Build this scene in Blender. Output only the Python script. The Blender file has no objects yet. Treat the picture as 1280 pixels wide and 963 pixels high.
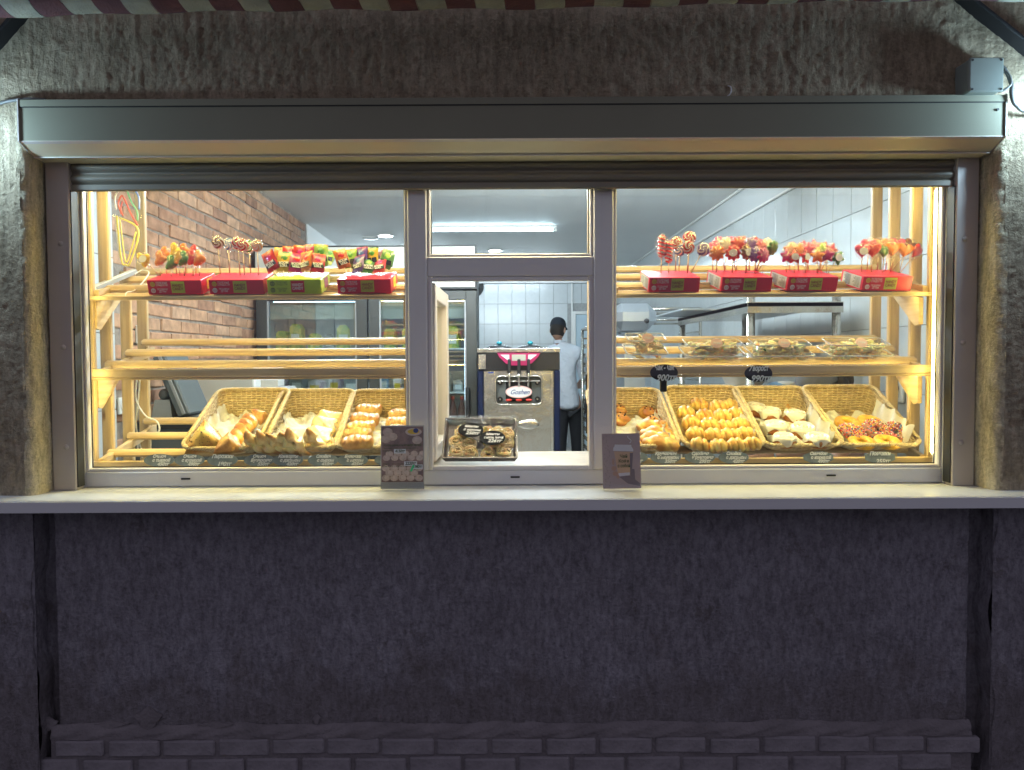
import bpy, math, random
import numpy as np
from mathutils import Vector, Matrix, Euler
random.seed(7)
R = math.radians
S = bpy.context.scene
COL = S.collection

# ------------------------------------------------------------ camera, sky, exposure
F_PX, CX, CY = 900.0, 620.0, 481.5
CAM_LOC = Vector((0, -2.5, 1.5))
CAM_ROT = (Matrix.Rotation(R(88.0), 4, 'X') @ Matrix.Rotation(R(-0.30), 4, 'Z')).to_3x3()
cam_d = bpy.data.cameras.new('camera')
cam = bpy.data.objects.new('camera', cam_d)
COL.objects.link(cam)
cam.location = CAM_LOC
cam.rotation_euler = CAM_ROT.to_euler()
cam_d.sensor_width = 36
cam_d.lens = F_PX / 1280 * 36
cam_d.shift_x = (640 - CX) / 1280
cam_d.clip_start = 0.05
cam_d.clip_end = 500
S.camera = cam

world = bpy.data.worlds.new('World')
S.world = world
world.use_nodes = True
wn = world.node_tree.nodes
bg = wn['Background']
bg.inputs[0].default_value = (0.50, 0.47, 0.62, 1)   # night sky glowing over a town
bg.inputs[1].default_value = 0.50

S.view_settings.view_transform = 'Standard'
S.view_settings.look = 'None'
S.view_settings.exposure = 0.0
S.view_settings.gamma = 1.0
S.cycles.use_denoising = True
S.cycles.max_bounces = 10
S.cycles.diffuse_bounces = 4
S.cycles.glossy_bounces = 4
S.cycles.transparent_max_bounces = 24
S.cycles.sample_clamp_indirect = 6
S.cycles.caustics_reflective = False
S.cycles.caustics_refractive = False

LED_STRENGTH = 78.0        # warm tubes of the display racks
FILL_TUBE_STRENGTH = 400.0       # added unseen fill tubes, cool white
DOWN_STRENGTH = 50.0
BULB_STRENGTH = 330.0      # the wall lamps beside the window

def P(px, py, Y):
    """point of the scene at depth Y seen at a photograph pixel (used to measure real positions)"""
    d = CAM_ROT @ Vector(((px - CX) / F_PX, -(py - CY) / F_PX, -1))
    return CAM_LOC + d * ((Y - CAM_LOC.y) / d.y)

# ------------------------------------------------------------ materials
M = {}
def nodes(m):
    return m.node_tree.nodes, m.node_tree.links
def mat(name, col, rough=0.5, metal=0.0, spec=0.5, var=0.0, vscale=8, bump=0.0, bscale=60, bdist=0.01,
        stretch=(1, 1, 1), col2=None, coat=0.0, sss=0.0, sheen=0, noise_detail=5, ramp=(0.35, 0.65), aniso=0):
    m = bpy.data.materials.new(name); m.use_nodes = True
    n, l = nodes(m)
    b = n['Principled BSDF']
    b.inputs['Base Color'].default_value = (*col, 1)
    b.inputs['Roughness'].default_value = rough
    b.inputs['Metallic'].default_value = metal
    b.inputs['Specular IOR Level'].default_value = spec
    b.inputs['Coat Weight'].default_value = coat
    if coat: b.inputs['Coat Roughness'].default_value = 0.12
    if sss:
        b.inputs['Subsurface Weight'].default_value = sss
        b.inputs['Subsurface Radius'].default_value = (0.02, 0.01, 0.005)
        b.inputs['Subsurface Scale'].default_value = 0.3
    tc = n.new('ShaderNodeTexCoord'); mp = n.new('ShaderNodeMapping')
    mp.inputs['Scale'].default_value = stretch
    l.new(tc.outputs['Object'], mp.inputs['Vector'])
    if var or col2:
        no = n.new('ShaderNodeTexNoise'); no.inputs['Scale'].default_value = vscale
        no.inputs['Detail'].default_value = noise_detail
        l.new(mp.outputs[0], no.inputs['Vector'])
        rp = n.new('ShaderNodeValToRGB')
        c2 = col2 if col2 else tuple(c * (1 - var) for c in col)
        rp.color_ramp.elements[0].position = ramp[0]; rp.color_ramp.elements[1].position = ramp[1]
        rp.color_ramp.elements[0].color = (*c2, 1); rp.color_ramp.elements[1].color = (*col, 1)
        l.new(no.outputs[0], rp.inputs[0]); l.new(rp.outputs[0], b.inputs['Base Color'])
    if bump:
        nb = n.new('ShaderNodeTexNoise'); nb.inputs['Scale'].default_value = bscale; nb.inputs['Detail'].default_value = 6
        l.new(mp.outputs[0], nb.inputs['Vector'])
        bp = n.new('ShaderNodeBump'); bp.inputs['Strength'].default_value = bump; bp.inputs['Distance'].default_value = bdist
        l.new(nb.outputs[0], bp.inputs['Height']); l.new(bp.outputs[0], b.inputs['Normal'])
    M[name] = m
    return m
def emit(name, col, st):
    m = bpy.data.materials.new(name); m.use_nodes = True
    n, l = nodes(m)
    b = n['Principled BSDF']
    b.inputs['Base Color'].default_value = (*[min(c, .8) for c in col], 1)
    b.inputs['Emission Color'].default_value = (*col, 1)
    b.inputs['Emission Strength'].default_value = st
    M[name] = m
    return m
def clear(name, tint=(1, 1, 1), refl=0.06, rough=0.0, milky=0.0, bump=0.0, bscale=40, smear=0):
    m = bpy.data.materials.new(name); m.use_nodes = True
    n, l = nodes(m)
    n.remove(n['Principled BSDF'])
    out = n['Material Output']
    tr = n.new('ShaderNodeBsdfTransparent'); tr.inputs[0].default_value = (*tint, 1)
    gl = n.new('ShaderNodeBsdfGlossy'); gl.inputs['Roughness'].default_value = rough
    gl.inputs[0].default_value = (1, 1, 1, 1)
    lw = n.new('ShaderNodeLayerWeight'); lw.inputs[0].default_value = 0.35
    mr = n.new('ShaderNodeMapRange'); mr.inputs[3].default_value = refl; mr.inputs[4].default_value = min(1, refl * 4)
    l.new(lw.outputs['Fresnel'], mr.inputs[0])
    mx = n.new('ShaderNodeMixShader')
    l.new(mr.outputs[0], mx.inputs[0]); l.new(tr.outputs[0], mx.inputs[1]); l.new(gl.outputs[0], mx.inputs[2])
    last = mx
    if milky:
        df = n.new('ShaderNodeBsdfDiffuse'); df.inputs[0].default_value = (.9, .9, .88, 1)
        m2 = n.new('ShaderNodeMixShader'); m2.inputs[0].default_value = milky
        if smear:                                   # wiped grease and finger marks on the pane
            tcs = n.new('ShaderNodeTexCoord'); mps = n.new('ShaderNodeMapping'); mps.inputs['Scale'].default_value = (2.2, 1, 1.1); mps.inputs['Rotation'].default_value = (0, .5, 0)
            ns_ = n.new('ShaderNodeTexNoise'); ns_.inputs['Scale'].default_value = 3.5; ns_.inputs['Detail'].default_value = 8; ns_.inputs['Distortion'].default_value = 1.2
            l.new(tcs.outputs['Object'], mps.inputs[0]); l.new(mps.outputs[0], ns_.inputs['Vector'])
            ms = n.new('ShaderNodeMapRange'); ms.inputs[1].default_value = .50; ms.inputs[2].default_value = .75; ms.inputs[3].default_value = milky; ms.inputs[4].default_value = smear
            l.new(ns_.outputs[0], ms.inputs[0]); l.new(ms.outputs[0], m2.inputs[0])
        l.new(mx.outputs[0], m2.inputs[1]); l.new(df.outputs[0], m2.inputs[2]); last = m2
    if bump:
        tc = n.new('ShaderNodeTexCoord')
        nb = n.new('ShaderNodeTexNoise'); nb.inputs['Scale'].default_value = bscale
        l.new(tc.outputs['Object'], nb.inputs['Vector'])
        bp = n.new('ShaderNodeBump'); bp.inputs['Strength'].default_value = bump; bp.inputs['Distance'].default_value = 0.02
        l.new(nb.outputs[0], bp.inputs['Height']); l.new(bp.outputs[0], gl.inputs['Normal'])
    l.new(last.outputs[0], out.inputs[0])
    M[name] = m
    return m
def wood(name, axis, c1=(0.66, 0.49, 0.27), c2=(0.49, 0.335, 0.165)):
    st = [1, 1, 1]; st[axis] = 0.06
    st = [s * 1 for s in st]
    m = bpy.data.materials.new(name); m.use_nodes = True
    n, l = nodes(m); b = n['Principled BSDF']
    tc = n.new('ShaderNodeTexCoord'); mp = n.new('ShaderNodeMapping'); mp.inputs['Scale'].default_value = st
    oi = n.new('ShaderNodeObjectInfo'); ad = n.new('ShaderNodeVectorMath'); ad.operation = 'ADD'
    l.new(tc.outputs['Object'], mp.inputs[0]); l.new(mp.outputs[0], ad.inputs[0]); l.new(oi.outputs['Random'], ad.inputs[1])
    no = n.new('ShaderNodeTexNoise'); no.inputs['Scale'].default_value = 55; no.inputs['Detail'].default_value = 6
    l.new(ad.outputs[0], no.inputs['Vector'])
    rp = n.new('ShaderNodeValToRGB'); rp.color_ramp.elements[0].position = .3; rp.color_ramp.elements[1].position = .62
    rp.color_ramp.elements[0].color = (*c2, 1); rp.color_ramp.elements[1].color = (*c1, 1)
    l.new(no.outputs[0], rp.inputs[0])
    # knots
    vo = n.new('ShaderNodeTexVoronoi'); vo.inputs['Scale'].default_value = 5.5
    mp2 = n.new('ShaderNodeMapping'); s2 = [1.6, 1.6, 1.6]; s2[axis] = .55; mp2.inputs['Scale'].default_value = s2
    l.new(tc.outputs['Object'], mp2.inputs[0]); ad2 = n.new('ShaderNodeVectorMath'); ad2.operation = 'ADD'
    l.new(mp2.outputs[0], ad2.inputs[0]); l.new(oi.outputs['Random'], ad2.inputs[1]); l.new(ad2.outputs[0], vo.inputs['Vector'])
    r2 = n.new('ShaderNodeValToRGB'); r2.color_ramp.elements[0].position = .03; r2.color_ramp.elements[1].position = .085
    r2.color_ramp.elements[0].color = (.22, .09, .03, 1); r2.color_ramp.elements[1].color = (1, 1, 1, 1)
    l.new(vo.outputs['Distance'], r2.inputs[0])
    mu = n.new('ShaderNodeMix'); mu.data_type = 'RGBA'; mu.blend_type = 'MULTIPLY'; mu.inputs[0].default_value = .8
    l.new(rp.outputs[0], mu.inputs[6]); l.new(r2.outputs[0], mu.inputs[7])
    hv = n.new('ShaderNodeHueSaturation'); rr = n.new('ShaderNodeMapRange'); rr.inputs[3].default_value = .88; rr.inputs[4].default_value = 1.1
    l.new(oi.outputs['Random'], rr.inputs[0]); l.new(rr.outputs[0], hv.inputs['Value']); l.new(mu.outputs[2], hv.inputs['Color'])
    l.new(hv.outputs[0], b.inputs['Base Color'])
    b.inputs['Roughness'].default_value = .42; b.inputs['Specular IOR Level'].default_value = .4
    bp = n.new('ShaderNodeBump'); bp.inputs['Strength'].default_value = .25; bp.inputs['Distance'].default_value = .003
    l.new(no.outputs[0], bp.inputs['Height']); l.new(bp.outputs[0], b.inputs['Normal'])
    M[name] = m
def piece_mat(name, stops, rough, bump=0.3, bscale=90, spec=0.4, coat=0, nvar=0.25, nscale=14, bdist=.004, grime=None):
    """a material whose colour changes a little from piece to piece (bricks, tiles, pastries)"""
    m = bpy.data.materials.new(name); m.use_nodes = True
    n, l = nodes(m); b = n['Principled BSDF']
    oi = n.new('ShaderNodeObjectInfo'); rp = n.new('ShaderNodeValToRGB')
    el = rp.color_ramp.elements
    el[0].color = (*stops[0], 1); el[1].color = (*stops[-1], 1)
    for k, c in enumerate(stops[1:-1]):
        e = el.new((k + 1) / (len(stops) - 1)); e.color = (*c, 1)
    l.new(oi.outputs['Random'], rp.inputs[0])
    tc = n.new('ShaderNodeTexCoord'); ad = n.new('ShaderNodeVectorMath'); ad.operation = 'ADD'
    sc = n.new('ShaderNodeVectorMath'); sc.operation = 'SCALE'; sc.inputs[3].default_value = 37
    l.new(oi.outputs['Random'], sc.inputs[0]); l.new(tc.outputs['Object'], ad.inputs[0]); l.new(sc.outputs[0], ad.inputs[1])
    no = n.new('ShaderNodeTexNoise'); no.inputs['Scale'].default_value = nscale; no.inputs['Detail'].default_value = 5
    l.new(ad.outputs[0], no.inputs['Vector'])
    mr = n.new('ShaderNodeMapRange'); mr.inputs[1].default_value = .3; mr.inputs[2].default_value = .7
    mr.inputs[3].default_value = 1 - nvar; mr.inputs[4].default_value = 1 + nvar * .5
    l.new(no.outputs[0], mr.inputs[0])
    hv = n.new('ShaderNodeHueSaturation'); l.new(rp.outputs[0], hv.inputs['Color']); l.new(mr.outputs[0], hv.inputs['Value'])
    l.new(hv.outputs[0], b.inputs['Base Color'])
    b.inputs['Roughness'].default_value = rough; b.inputs['Specular IOR Level'].default_value = spec; b.inputs['Coat Weight'].default_value = coat
    if bump:
        nb = n.new('ShaderNodeTexNoise'); nb.inputs['Scale'].default_value = bscale; nb.inputs['Detail'].default_value = 5
        l.new(ad.outputs[0], nb.inputs['Vector'])
        bp = n.new('ShaderNodeBump'); bp.inputs['Strength'].default_value = bump; bp.inputs['Distance'].default_value = bdist
        l.new(nb.outputs[0], bp.inputs['Height']); l.new(bp.outputs[0], b.inputs['Normal'])
    M[name] = m
def pastry_mat(name, lo, mid, hi, scale=26, rough=.38, coat=.25, bump=.35):
    m = bpy.data.materials.new(name); m.use_nodes = True
    n, l = nodes(m); b = n['Principled BSDF']
    oi = n.new('ShaderNodeObjectInfo'); tc = n.new('ShaderNodeTexCoord')
    sc = n.new('ShaderNodeVectorMath'); sc.operation = 'SCALE'; sc.inputs[3].default_value = 11
    ad = n.new('ShaderNodeVectorMath'); ad.operation = 'ADD'
    l.new(oi.outputs['Random'], sc.inputs[0]); l.new(tc.outputs['Object'], ad.inputs[0]); l.new(sc.outputs[0], ad.inputs[1])
    no = n.new('ShaderNodeTexNoise'); no.inputs['Scale'].default_value = scale; no.inputs['Detail'].default_value = 7; no.inputs['Roughness'].default_value = .6
    l.new(ad.outputs[0], no.inputs['Vector'])
    at = n.new('ShaderNodeAttribute'); at.attribute_name = 'ridge'
    mx = n.new('ShaderNodeMath'); mx.operation = 'MULTIPLY_ADD'; mx.inputs[1].default_value = .42
    l.new(at.outputs['Fac'], mx.inputs[0]); l.new(no.outputs[0], mx.inputs[2])
    rp = n.new('ShaderNodeValToRGB'); e = rp.color_ramp.elements
    e[0].position = .33; e[0].color = (*hi, 1); e[1].position = .82; e[1].color = (*lo, 1)
    k = e.new(.55); k.color = (*mid, 1)
    l.new(mx.outputs[0], rp.inputs[0])
    l.new(rp.outputs[0], b.inputs['Base Color'])
    b.inputs['Roughness'].default_value = rough; b.inputs['Coat Weight'].default_value = coat; b.inputs['Coat Roughness'].default_value = .25
    b.inputs['Subsurface Weight'].default_value = .12; b.inputs['Subsurface Scale'].default_value = .01
    nb = n.new('ShaderNodeTexNoise'); nb.inputs['Scale'].default_value = 170; nb.inputs['Detail'].default_value = 4
    l.new(ad.outputs[0], nb.inputs['Vector'])
    bp = n.new('ShaderNodeBump'); bp.inputs['Strength'].default_value = bump; bp.inputs['Distance'].default_value = .002
    l.new(nb.outputs[0], bp.inputs['Height']); l.new(bp.outputs[0], b.inputs['Normal'])
    M[name] = m
def stucco(name, base, dark, vertical=True, bump=1.0, dirt=False):
    m = bpy.data.materials.new(name); m.use_nodes = True
    n, l = nodes(m); b = n['Principled BSDF']
    tc = n.new('ShaderNodeTexCoord')
    def nz(scale, st=(1, 1, 1), det=7, rough=.55):
        mp = n.new('ShaderNodeMapping'); mp.inputs['Scale'].default_value = st
        l.new(tc.outputs['Object'], mp.inputs[0])
        t = n.new('ShaderNodeTexNoise'); t.inputs['Scale'].default_value = scale; t.inputs['Detail'].default_value = det
        t.inputs['Roughness'].default_value = rough
        l.new(mp.outputs[0], t.inputs['Vector']); return t
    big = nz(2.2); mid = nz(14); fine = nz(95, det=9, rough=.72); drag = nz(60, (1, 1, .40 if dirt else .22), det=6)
    rp = n.new('ShaderNodeValToRGB'); rp.color_ramp.elements[0].position = .32; rp.color_ramp.elements[1].position = .68
    rp.color_ramp.elements[0].color = (*dark, 1); rp.color_ramp.elements[1].color = (*base, 1)
    a1 = n.new('ShaderNodeMath'); a1.operation = 'MULTIPLY_ADD'; a1.inputs[1].default_value = .55
    h = n.new('ShaderNodeMath'); h.operation = 'MULTIPLY'; h.inputs[1].default_value = .45
    l.new(mid.outputs[0], h.inputs[0]); l.new(big.outputs[0], a1.inputs[0]); l.new(h.outputs[0], a1.inputs[2])
    l.new(a1.outputs[0], rp.inputs[0])
    gr = n.new('ShaderNodeMapRange'); gr.inputs[1].default_value = .36; gr.inputs[2].default_value = .60; gr.inputs[3].default_value = .50; gr.inputs[4].default_value = 1.05  # shading of small pits put into the colour as dark grain
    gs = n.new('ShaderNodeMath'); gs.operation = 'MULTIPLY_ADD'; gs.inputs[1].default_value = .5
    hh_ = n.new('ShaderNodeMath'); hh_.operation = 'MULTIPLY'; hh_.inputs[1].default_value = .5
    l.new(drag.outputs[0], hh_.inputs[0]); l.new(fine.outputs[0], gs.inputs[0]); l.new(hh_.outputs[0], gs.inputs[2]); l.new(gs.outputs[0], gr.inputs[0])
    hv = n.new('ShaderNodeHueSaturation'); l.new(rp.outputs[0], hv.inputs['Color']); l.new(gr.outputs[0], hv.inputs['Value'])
    last = hv.outputs[0]
    if dirt:                                     # splash dirt and flaked paint near the foot of the wall
        sp = n.new('ShaderNodeSeparateXYZ'); l.new(tc.outputs['Object'], sp.inputs[0])
        zz = n.new('ShaderNodeMapRange'); zz.inputs[1].default_value = .30; zz.inputs[2].default_value = .66; zz.inputs[3].default_value = .30; zz.inputs[4].default_value = -.12
        l.new(sp.outputs['Z'], zz.inputs[0])
        dn = nz(7, (1, 1, .8), 9, .7); dd = n.new('ShaderNodeMath'); dd.operation = 'ADD'; l.new(zz.outputs[0], dd.inputs[0]); l.new(dn.outputs[0], dd.inputs[1])
        dr = n.new('ShaderNodeMapRange'); dr.inputs[1].default_value = .56; dr.inputs[2].default_value = .72; dr.inputs[3].default_value = 0; dr.inputs[4].default_value = .42
        l.new(dd.outputs[0], dr.inputs[0])
        mx = n.new('ShaderNodeMix'); mx.data_type = 'RGBA'; l.new(dr.outputs[0], mx.inputs[0]); l.new(last, mx.inputs[6]); mx.inputs[7].default_value = (.17, .14, .12, 1)
        pk = nz(5.5, det=10, rough=.75); pr = n.new('ShaderNodeMapRange'); pr.inputs[1].default_value = .615; pr.inputs[2].default_value = .64; pr.inputs[3].default_value = 0; pr.inputs[4].default_value = .5
        l.new(pk.outputs[0], pr.inputs[0])
        m2 = n.new('ShaderNodeMix'); m2.data_type = 'RGBA'; l.new(pr.outputs[0], m2.inputs[0]); l.new(mx.outputs[2], m2.inputs[6]); m2.inputs[7].default_value = (.17, .15, .14, 1)
        last = m2.outputs[2]
    l.new(last, b.inputs['Base Color'])
    b.inputs['Roughness'].default_value = .9; b.inputs['Specular IOR Level'].default_value = .2
    s1 = n.new('ShaderNodeMath'); s1.operation = 'MULTIPLY_ADD'; s1.inputs[1].default_value = .8 if vertical else .15
    l.new(drag.outputs[0], s1.inputs[0]); l.new(fine.outputs[0], s1.inputs[2])
    bp = n.new('ShaderNodeBump'); bp.inputs['Strength'].default_value = bump; bp.inputs['Distance'].default_value = .020
    l.new(s1.outputs[0], bp.inputs['Height']); l.new(bp.outputs[0], b.inputs['Normal'])
    M[name] = m

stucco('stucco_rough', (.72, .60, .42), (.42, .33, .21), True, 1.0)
stucco('stucco_reveal', (.80, .71, .50), (.64, .54, .36), False, .8)  # window light on the reveals put into a brighter stucco tone
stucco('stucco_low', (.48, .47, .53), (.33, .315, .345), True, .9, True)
mat('plinth_brick', (.31, .29, .31), .9, var=.35, vscale=9, bump=.6, bscale=60)
mat('plinth_mortar', (.24, .22, .23), .95, var=.3, bump=.6, bscale=90)
mat('paving', (.12, .115, .11), .85, var=.3, vscale=4, bump=.5, bscale=70)
mat('shutter_metal', (.25, .245, .17), .85, .0, var=.06, vscale=3, bump=.04, bscale=200)
mat('curtain_metal', (.26, .235, .18), .5, .2, var=.1, vscale=6)
mat('rail_metal', (.50, .45, .40), .45, .1, var=.08, vscale=5)
mat('window_pvc', (.72, .71, .69), .3, var=.05, vscale=3, bump=.03, bscale=150)
mat('mullion_pvc', (.78, .75, .71), .35, var=.06, vscale=3)
mat('underside_lit_cream', (.78, .72, .52), .5)
mat('bead_pvc', (.74, .70, .66), .3)
mat('rubber', (.02, .02, .02), .6)
mat('black_hole', (.01, .01, .01), .8)
mat('sill_white', (.62, .63, .64), .32, var=.16, vscale=9, bump=.04, bscale=120)
mat('plaster_white', (.86, .87, .87), .6, var=.04, vscale=2, bump=.05, bscale=30)
piece_mat('ceramic', [(.56, .60, .62), (.60, .64, .655), (.58, .62, .64)], .2, bump=.06, bscale=6, spec=.45, nvar=.04, bdist=.01)
mat('lining', (.56, .585, .60), .35)
mat('grout', (.40, .41, .41), .9, var=.15, vscale=30)
piece_mat('brick_red', [(.48, .26, .15), (.56, .33, .20), (.52, .29, .17), (.36, .19, .12), (.58, .36, .23), (.51, .28, .16)], .85, bump=.8, bscale=55, nvar=.35, nscale=16)
mat('brick_mortar', (.36, .30, .25), .95, var=.35, vscale=20, bump=.7, bscale=60)
wood('wood_x', 0); wood('wood_z', 2); wood('wood_y', 1)
mat('counter_stone', (.60, .54, .45), .3, var=.25, vscale=12, noise_detail=8)
mat('floor_tile', (.50, .48, .45), .35, var=.3, vscale=5)
mat('steel', (.62, .60, .54), .22, .95, var=.12, vscale=3, bump=.5, bscale=4, bdist=.03)
mat('steel_blue', (.55, .60, .66), .3, .8)
mat('dark_frame', (.028, .031, .029), .45, var=.2, vscale=6)
mat('cream_panel', (.50, .50, .45), .5, var=.05, vscale=2)
mat('fridge_inner', (.50, .56, .60), .4)
mat('black_plastic', (.015, .015, .017), .25)
mat('black_matte', (.012, .012, .013), .6)
mat('navy_panel', (.004, .009, .035), .45, spec=.25)
mat('pink_panel', (.40, .02, .10), .3)
mat('white_plastic', (.78, .78, .76), .35)
mat('grey_plastic', (.30, .31, .32), .45)
mat('dark_grey', (.10, .115, .12), .45, var=.15)
mat('screen_grey', (.40, .40, .33), .2)
mat('oval_pink', (.80, .52, .50), .35); mat('oval_white', (.80, .82, .80), .35)
mat('ink_blue', (.02, .05, .22), .5)
mat('red_plastic', (.62, .03, .02), .3)
mat('teal_plastic', (.02, .22, .28), .2)
mat('box_red', (.68, .018, .055), .35, var=.06, vscale=8)
mat('box_green', (.50, .66, .06), .35, var=.06, vscale=8)
mat('print_olive', (.50, .50, .05), .45)
mat('print_white', (.80, .78, .74), .5); mat('print_dark', (.06, .09, .03), .5); mat('print_maroon', (.26, .015, .02), .5)
mat('print_yellow', (.80, .55, .03), .45)
mat('chalk', (.86, .88, .86), .7); mat('slate_tag', (.25, .31, .33), .3, var=.5, vscale=26, coat=.6)
mat('black_tag', (.006, .006, .007), .7, spec=.15)
mat('wicker', (.70, .56, .34), .6, var=.35, vscale=60, bump=.3, bscale=200)
mat('wicker_dark', (.50, .37, .19), .7, var=.35, vscale=50)
mat('paper', (.64, .63, .58), .8, var=.08, vscale=20, bump=.5, bscale=45, bdist=.006)
pastry_mat('puff', (.52, .28, .08), (.80, .58, .24), (.88, .76, .44))
pastry_mat('gold', (.48, .22, .04), (.82, .54, .15), (.88, .68, .30))
pastry_mat('pale_puff', (.52, .28, .10), (.84, .68, .38), (.90, .80, .55))
pastry_mat('brown_crust', (.42, .19, .05), (.70, .41, .14), (.80, .58, .27))
pastry_mat('bun', (.36, .13, .025), (.72, .38, .08), (.84, .58, .22), scale=18, coat=.4)
pastry_mat('samsa', (.36, .19, .04), (.60, .43, .12), (.68, .54, .20), scale=22)
pastry_mat('glaze_yellow', (.70, .30, .02), (.86, .50, .05), (.90, .62, .14), scale=60, coat=.6, bump=.7)
mat('icing', (.82, .80, .72), .22, coat=.6, var=.1, vscale=30, bump=.25, bscale=35)
mat('filling', (.62, .20, .10), .4, var=.4, vscale=40)
mat('seed', (.012, .01, .01), .5); mat('raisin', (.05, .02, .012), .4)
for nm, c in dict(sp_pink=(.8, .2, .35), sp_white=(.85, .85, .8), sp_brown=(.12, .04, .03), sp_blue=(.1, .25, .6), sp_yellow=(.85, .6, .05), sp_red=(.6, .03, .05)).items():
    mat(nm, c, .35)
mat('choc_pink', (.40, .20, .16), .4, var=.3, vscale=30)
CANDY = dict(red=(.70, .03, .03), orange=(.85, .28, .04), yellow=(.85, .55, .04), green=(.10, .30, .04), pink=(.80, .13, .25),
             magenta=(.62, .02, .22), violet=(.25, .12, .42), blue=(.10, .20, .45), white=(.80, .74, .70), brown=(.30, .12, .05), peach=(.85, .42, .25), lime=(.42, .62, .12))
for k, c in CANDY.items():
    mat('candy_' + k, tuple(x ** 1.15 for x in c), .15, coat=.5, var=.15, vscale=40)
    mat('pack_' + k, tuple(x ** 1.2 * .8 for x in c), .28, var=.45, vscale=45, coat=.4)
mat('stick', (.66, .46, .28), .6)
clear('wrap', (1, 1, 1), .05, .10, milky=.03, bump=1.0, bscale=60)
clear('plastic_clear', (.99, .99, .98), .035, .05, milky=.02)
clear('acrylic', (.985, .99, .985), .035, .02, milky=.004)
clear('film', (.99, .99, .99), .035, .10, milky=.004, bump=1.0, bscale=28)
clear('window_glass', (.965, .98, .97), .03, .0, milky=.002, smear=.022)
clear('fridge_glass', (.78, .84, .84), .10, .0)
mat('noodle', (.88, .66, .30), .5, sss=.5, var=.15, vscale=30)
mat('noodle_pale', (.92, .82, .52), .55, sss=.5, var=.2, vscale=40)
mat('tray_dark', (.05, .035, .035), .3)
mat('skin', (.42, .24, .17), .5, sss=.1); mat('hair', (.025, .018, .014), .7)
mat('shirt', (.70, .76, .84), .75, var=.12, vscale=6, bump=1.0, bscale=9, bdist=.05)
mat('trousers', (.012, .013, .017), .8, bump=.3, bscale=14, bdist=.02)
mat('cap_navy', (.012, .018, .03), .7); mat('cap_grey', (.10, .10, .11), .8); mat('apron_black', (.014, .014, .016), .8)
mat('door_blue', (.46, .58, .66), .4); mat('shoe', (.02, .02, .02), .5)
mat('awning_red', (.13, .045, .05), .85, var=.2, vscale=20, bump=.4, bscale=120); mat('awning_cream', (.36, .35, .27), .85, var=.2, vscale=20, bump=.4, bscale=120)
mat('cable_grey', (.12, .12, .11), .5); mat('cable_white', (.75, .74, .70), .45)
for nm, c in dict(neon_yellow=(.80, .66, .16), neon_red=(.65, .14, .10), neon_green=(.18, .42, .22), neon_blue=(.16, .25, .60), neon_white=(.72, .66, .58)).items():
    mat(nm, c, .3)
mat('jbox', (.26, .29, .25), .45, var=.08); mat('poster_mauve', (.42, .31, .29), .5, var=.12, vscale=7)
mat('poster_brown', (.36, .22, .16), .45, var=.5, vscale=26); mat('dumpling', (.72, .56, .43), .5, var=.3, vscale=70); mat('kraft', (.56, .36, .22), .6)
mat('dumpling_hi', (.72, .58, .47), .5, var=.2, vscale=60); mat('label_grey', (.70, .72, .72), .5); mat('mark_green', (.06, .62, .25), .4)
mat('lid_white', (.62, .60, .62), .4); mat('shadow_print', (.17, .13, .14), .5); mat('mantle', (.62, .12, .08), .4)
mat('water_bottle', (.12, .02, .015), .15); mat('label_mix', (.45, .15, .35), .4, col2=(.85, .85, .85), vscale=12)
mat('can_green', (.12, .35, .06), .35, col2=(.75, .6, .1), vscale=30); mat('box_grey', (.40, .42, .42), .5, col2=(.16, .17, .18), vscale=10)
mat('plastic_blue', (.25, .42, .62), .35, var=.2); mat('sticker_pink', (.85, .55, .45), .5)
emit('led_warm', (1.0, .80, .25), LED_STRENGTH)
emit('tube_fill', (.80, .93, 1.0), FILL_TUBE_STRENGTH)
emit('led_mid', (1.0, .86, .55), 170.0)
emit('led_side', (1.0, .80, .28), 26.0)
emit('tube_far', (.62, .85, 1.0), 30.0)
emit('tube_fill_deep', (.74, .90, 1.0), 110.0)
emit('down_cool', (.86, .95, 1.0), DOWN_STRENGTH)
emit('fridge_led', (.62, .80, 1.0), 7.0)
emit('bulb_cool', (.50, .76, 1.0), BULB_STRENGTH)

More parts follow.
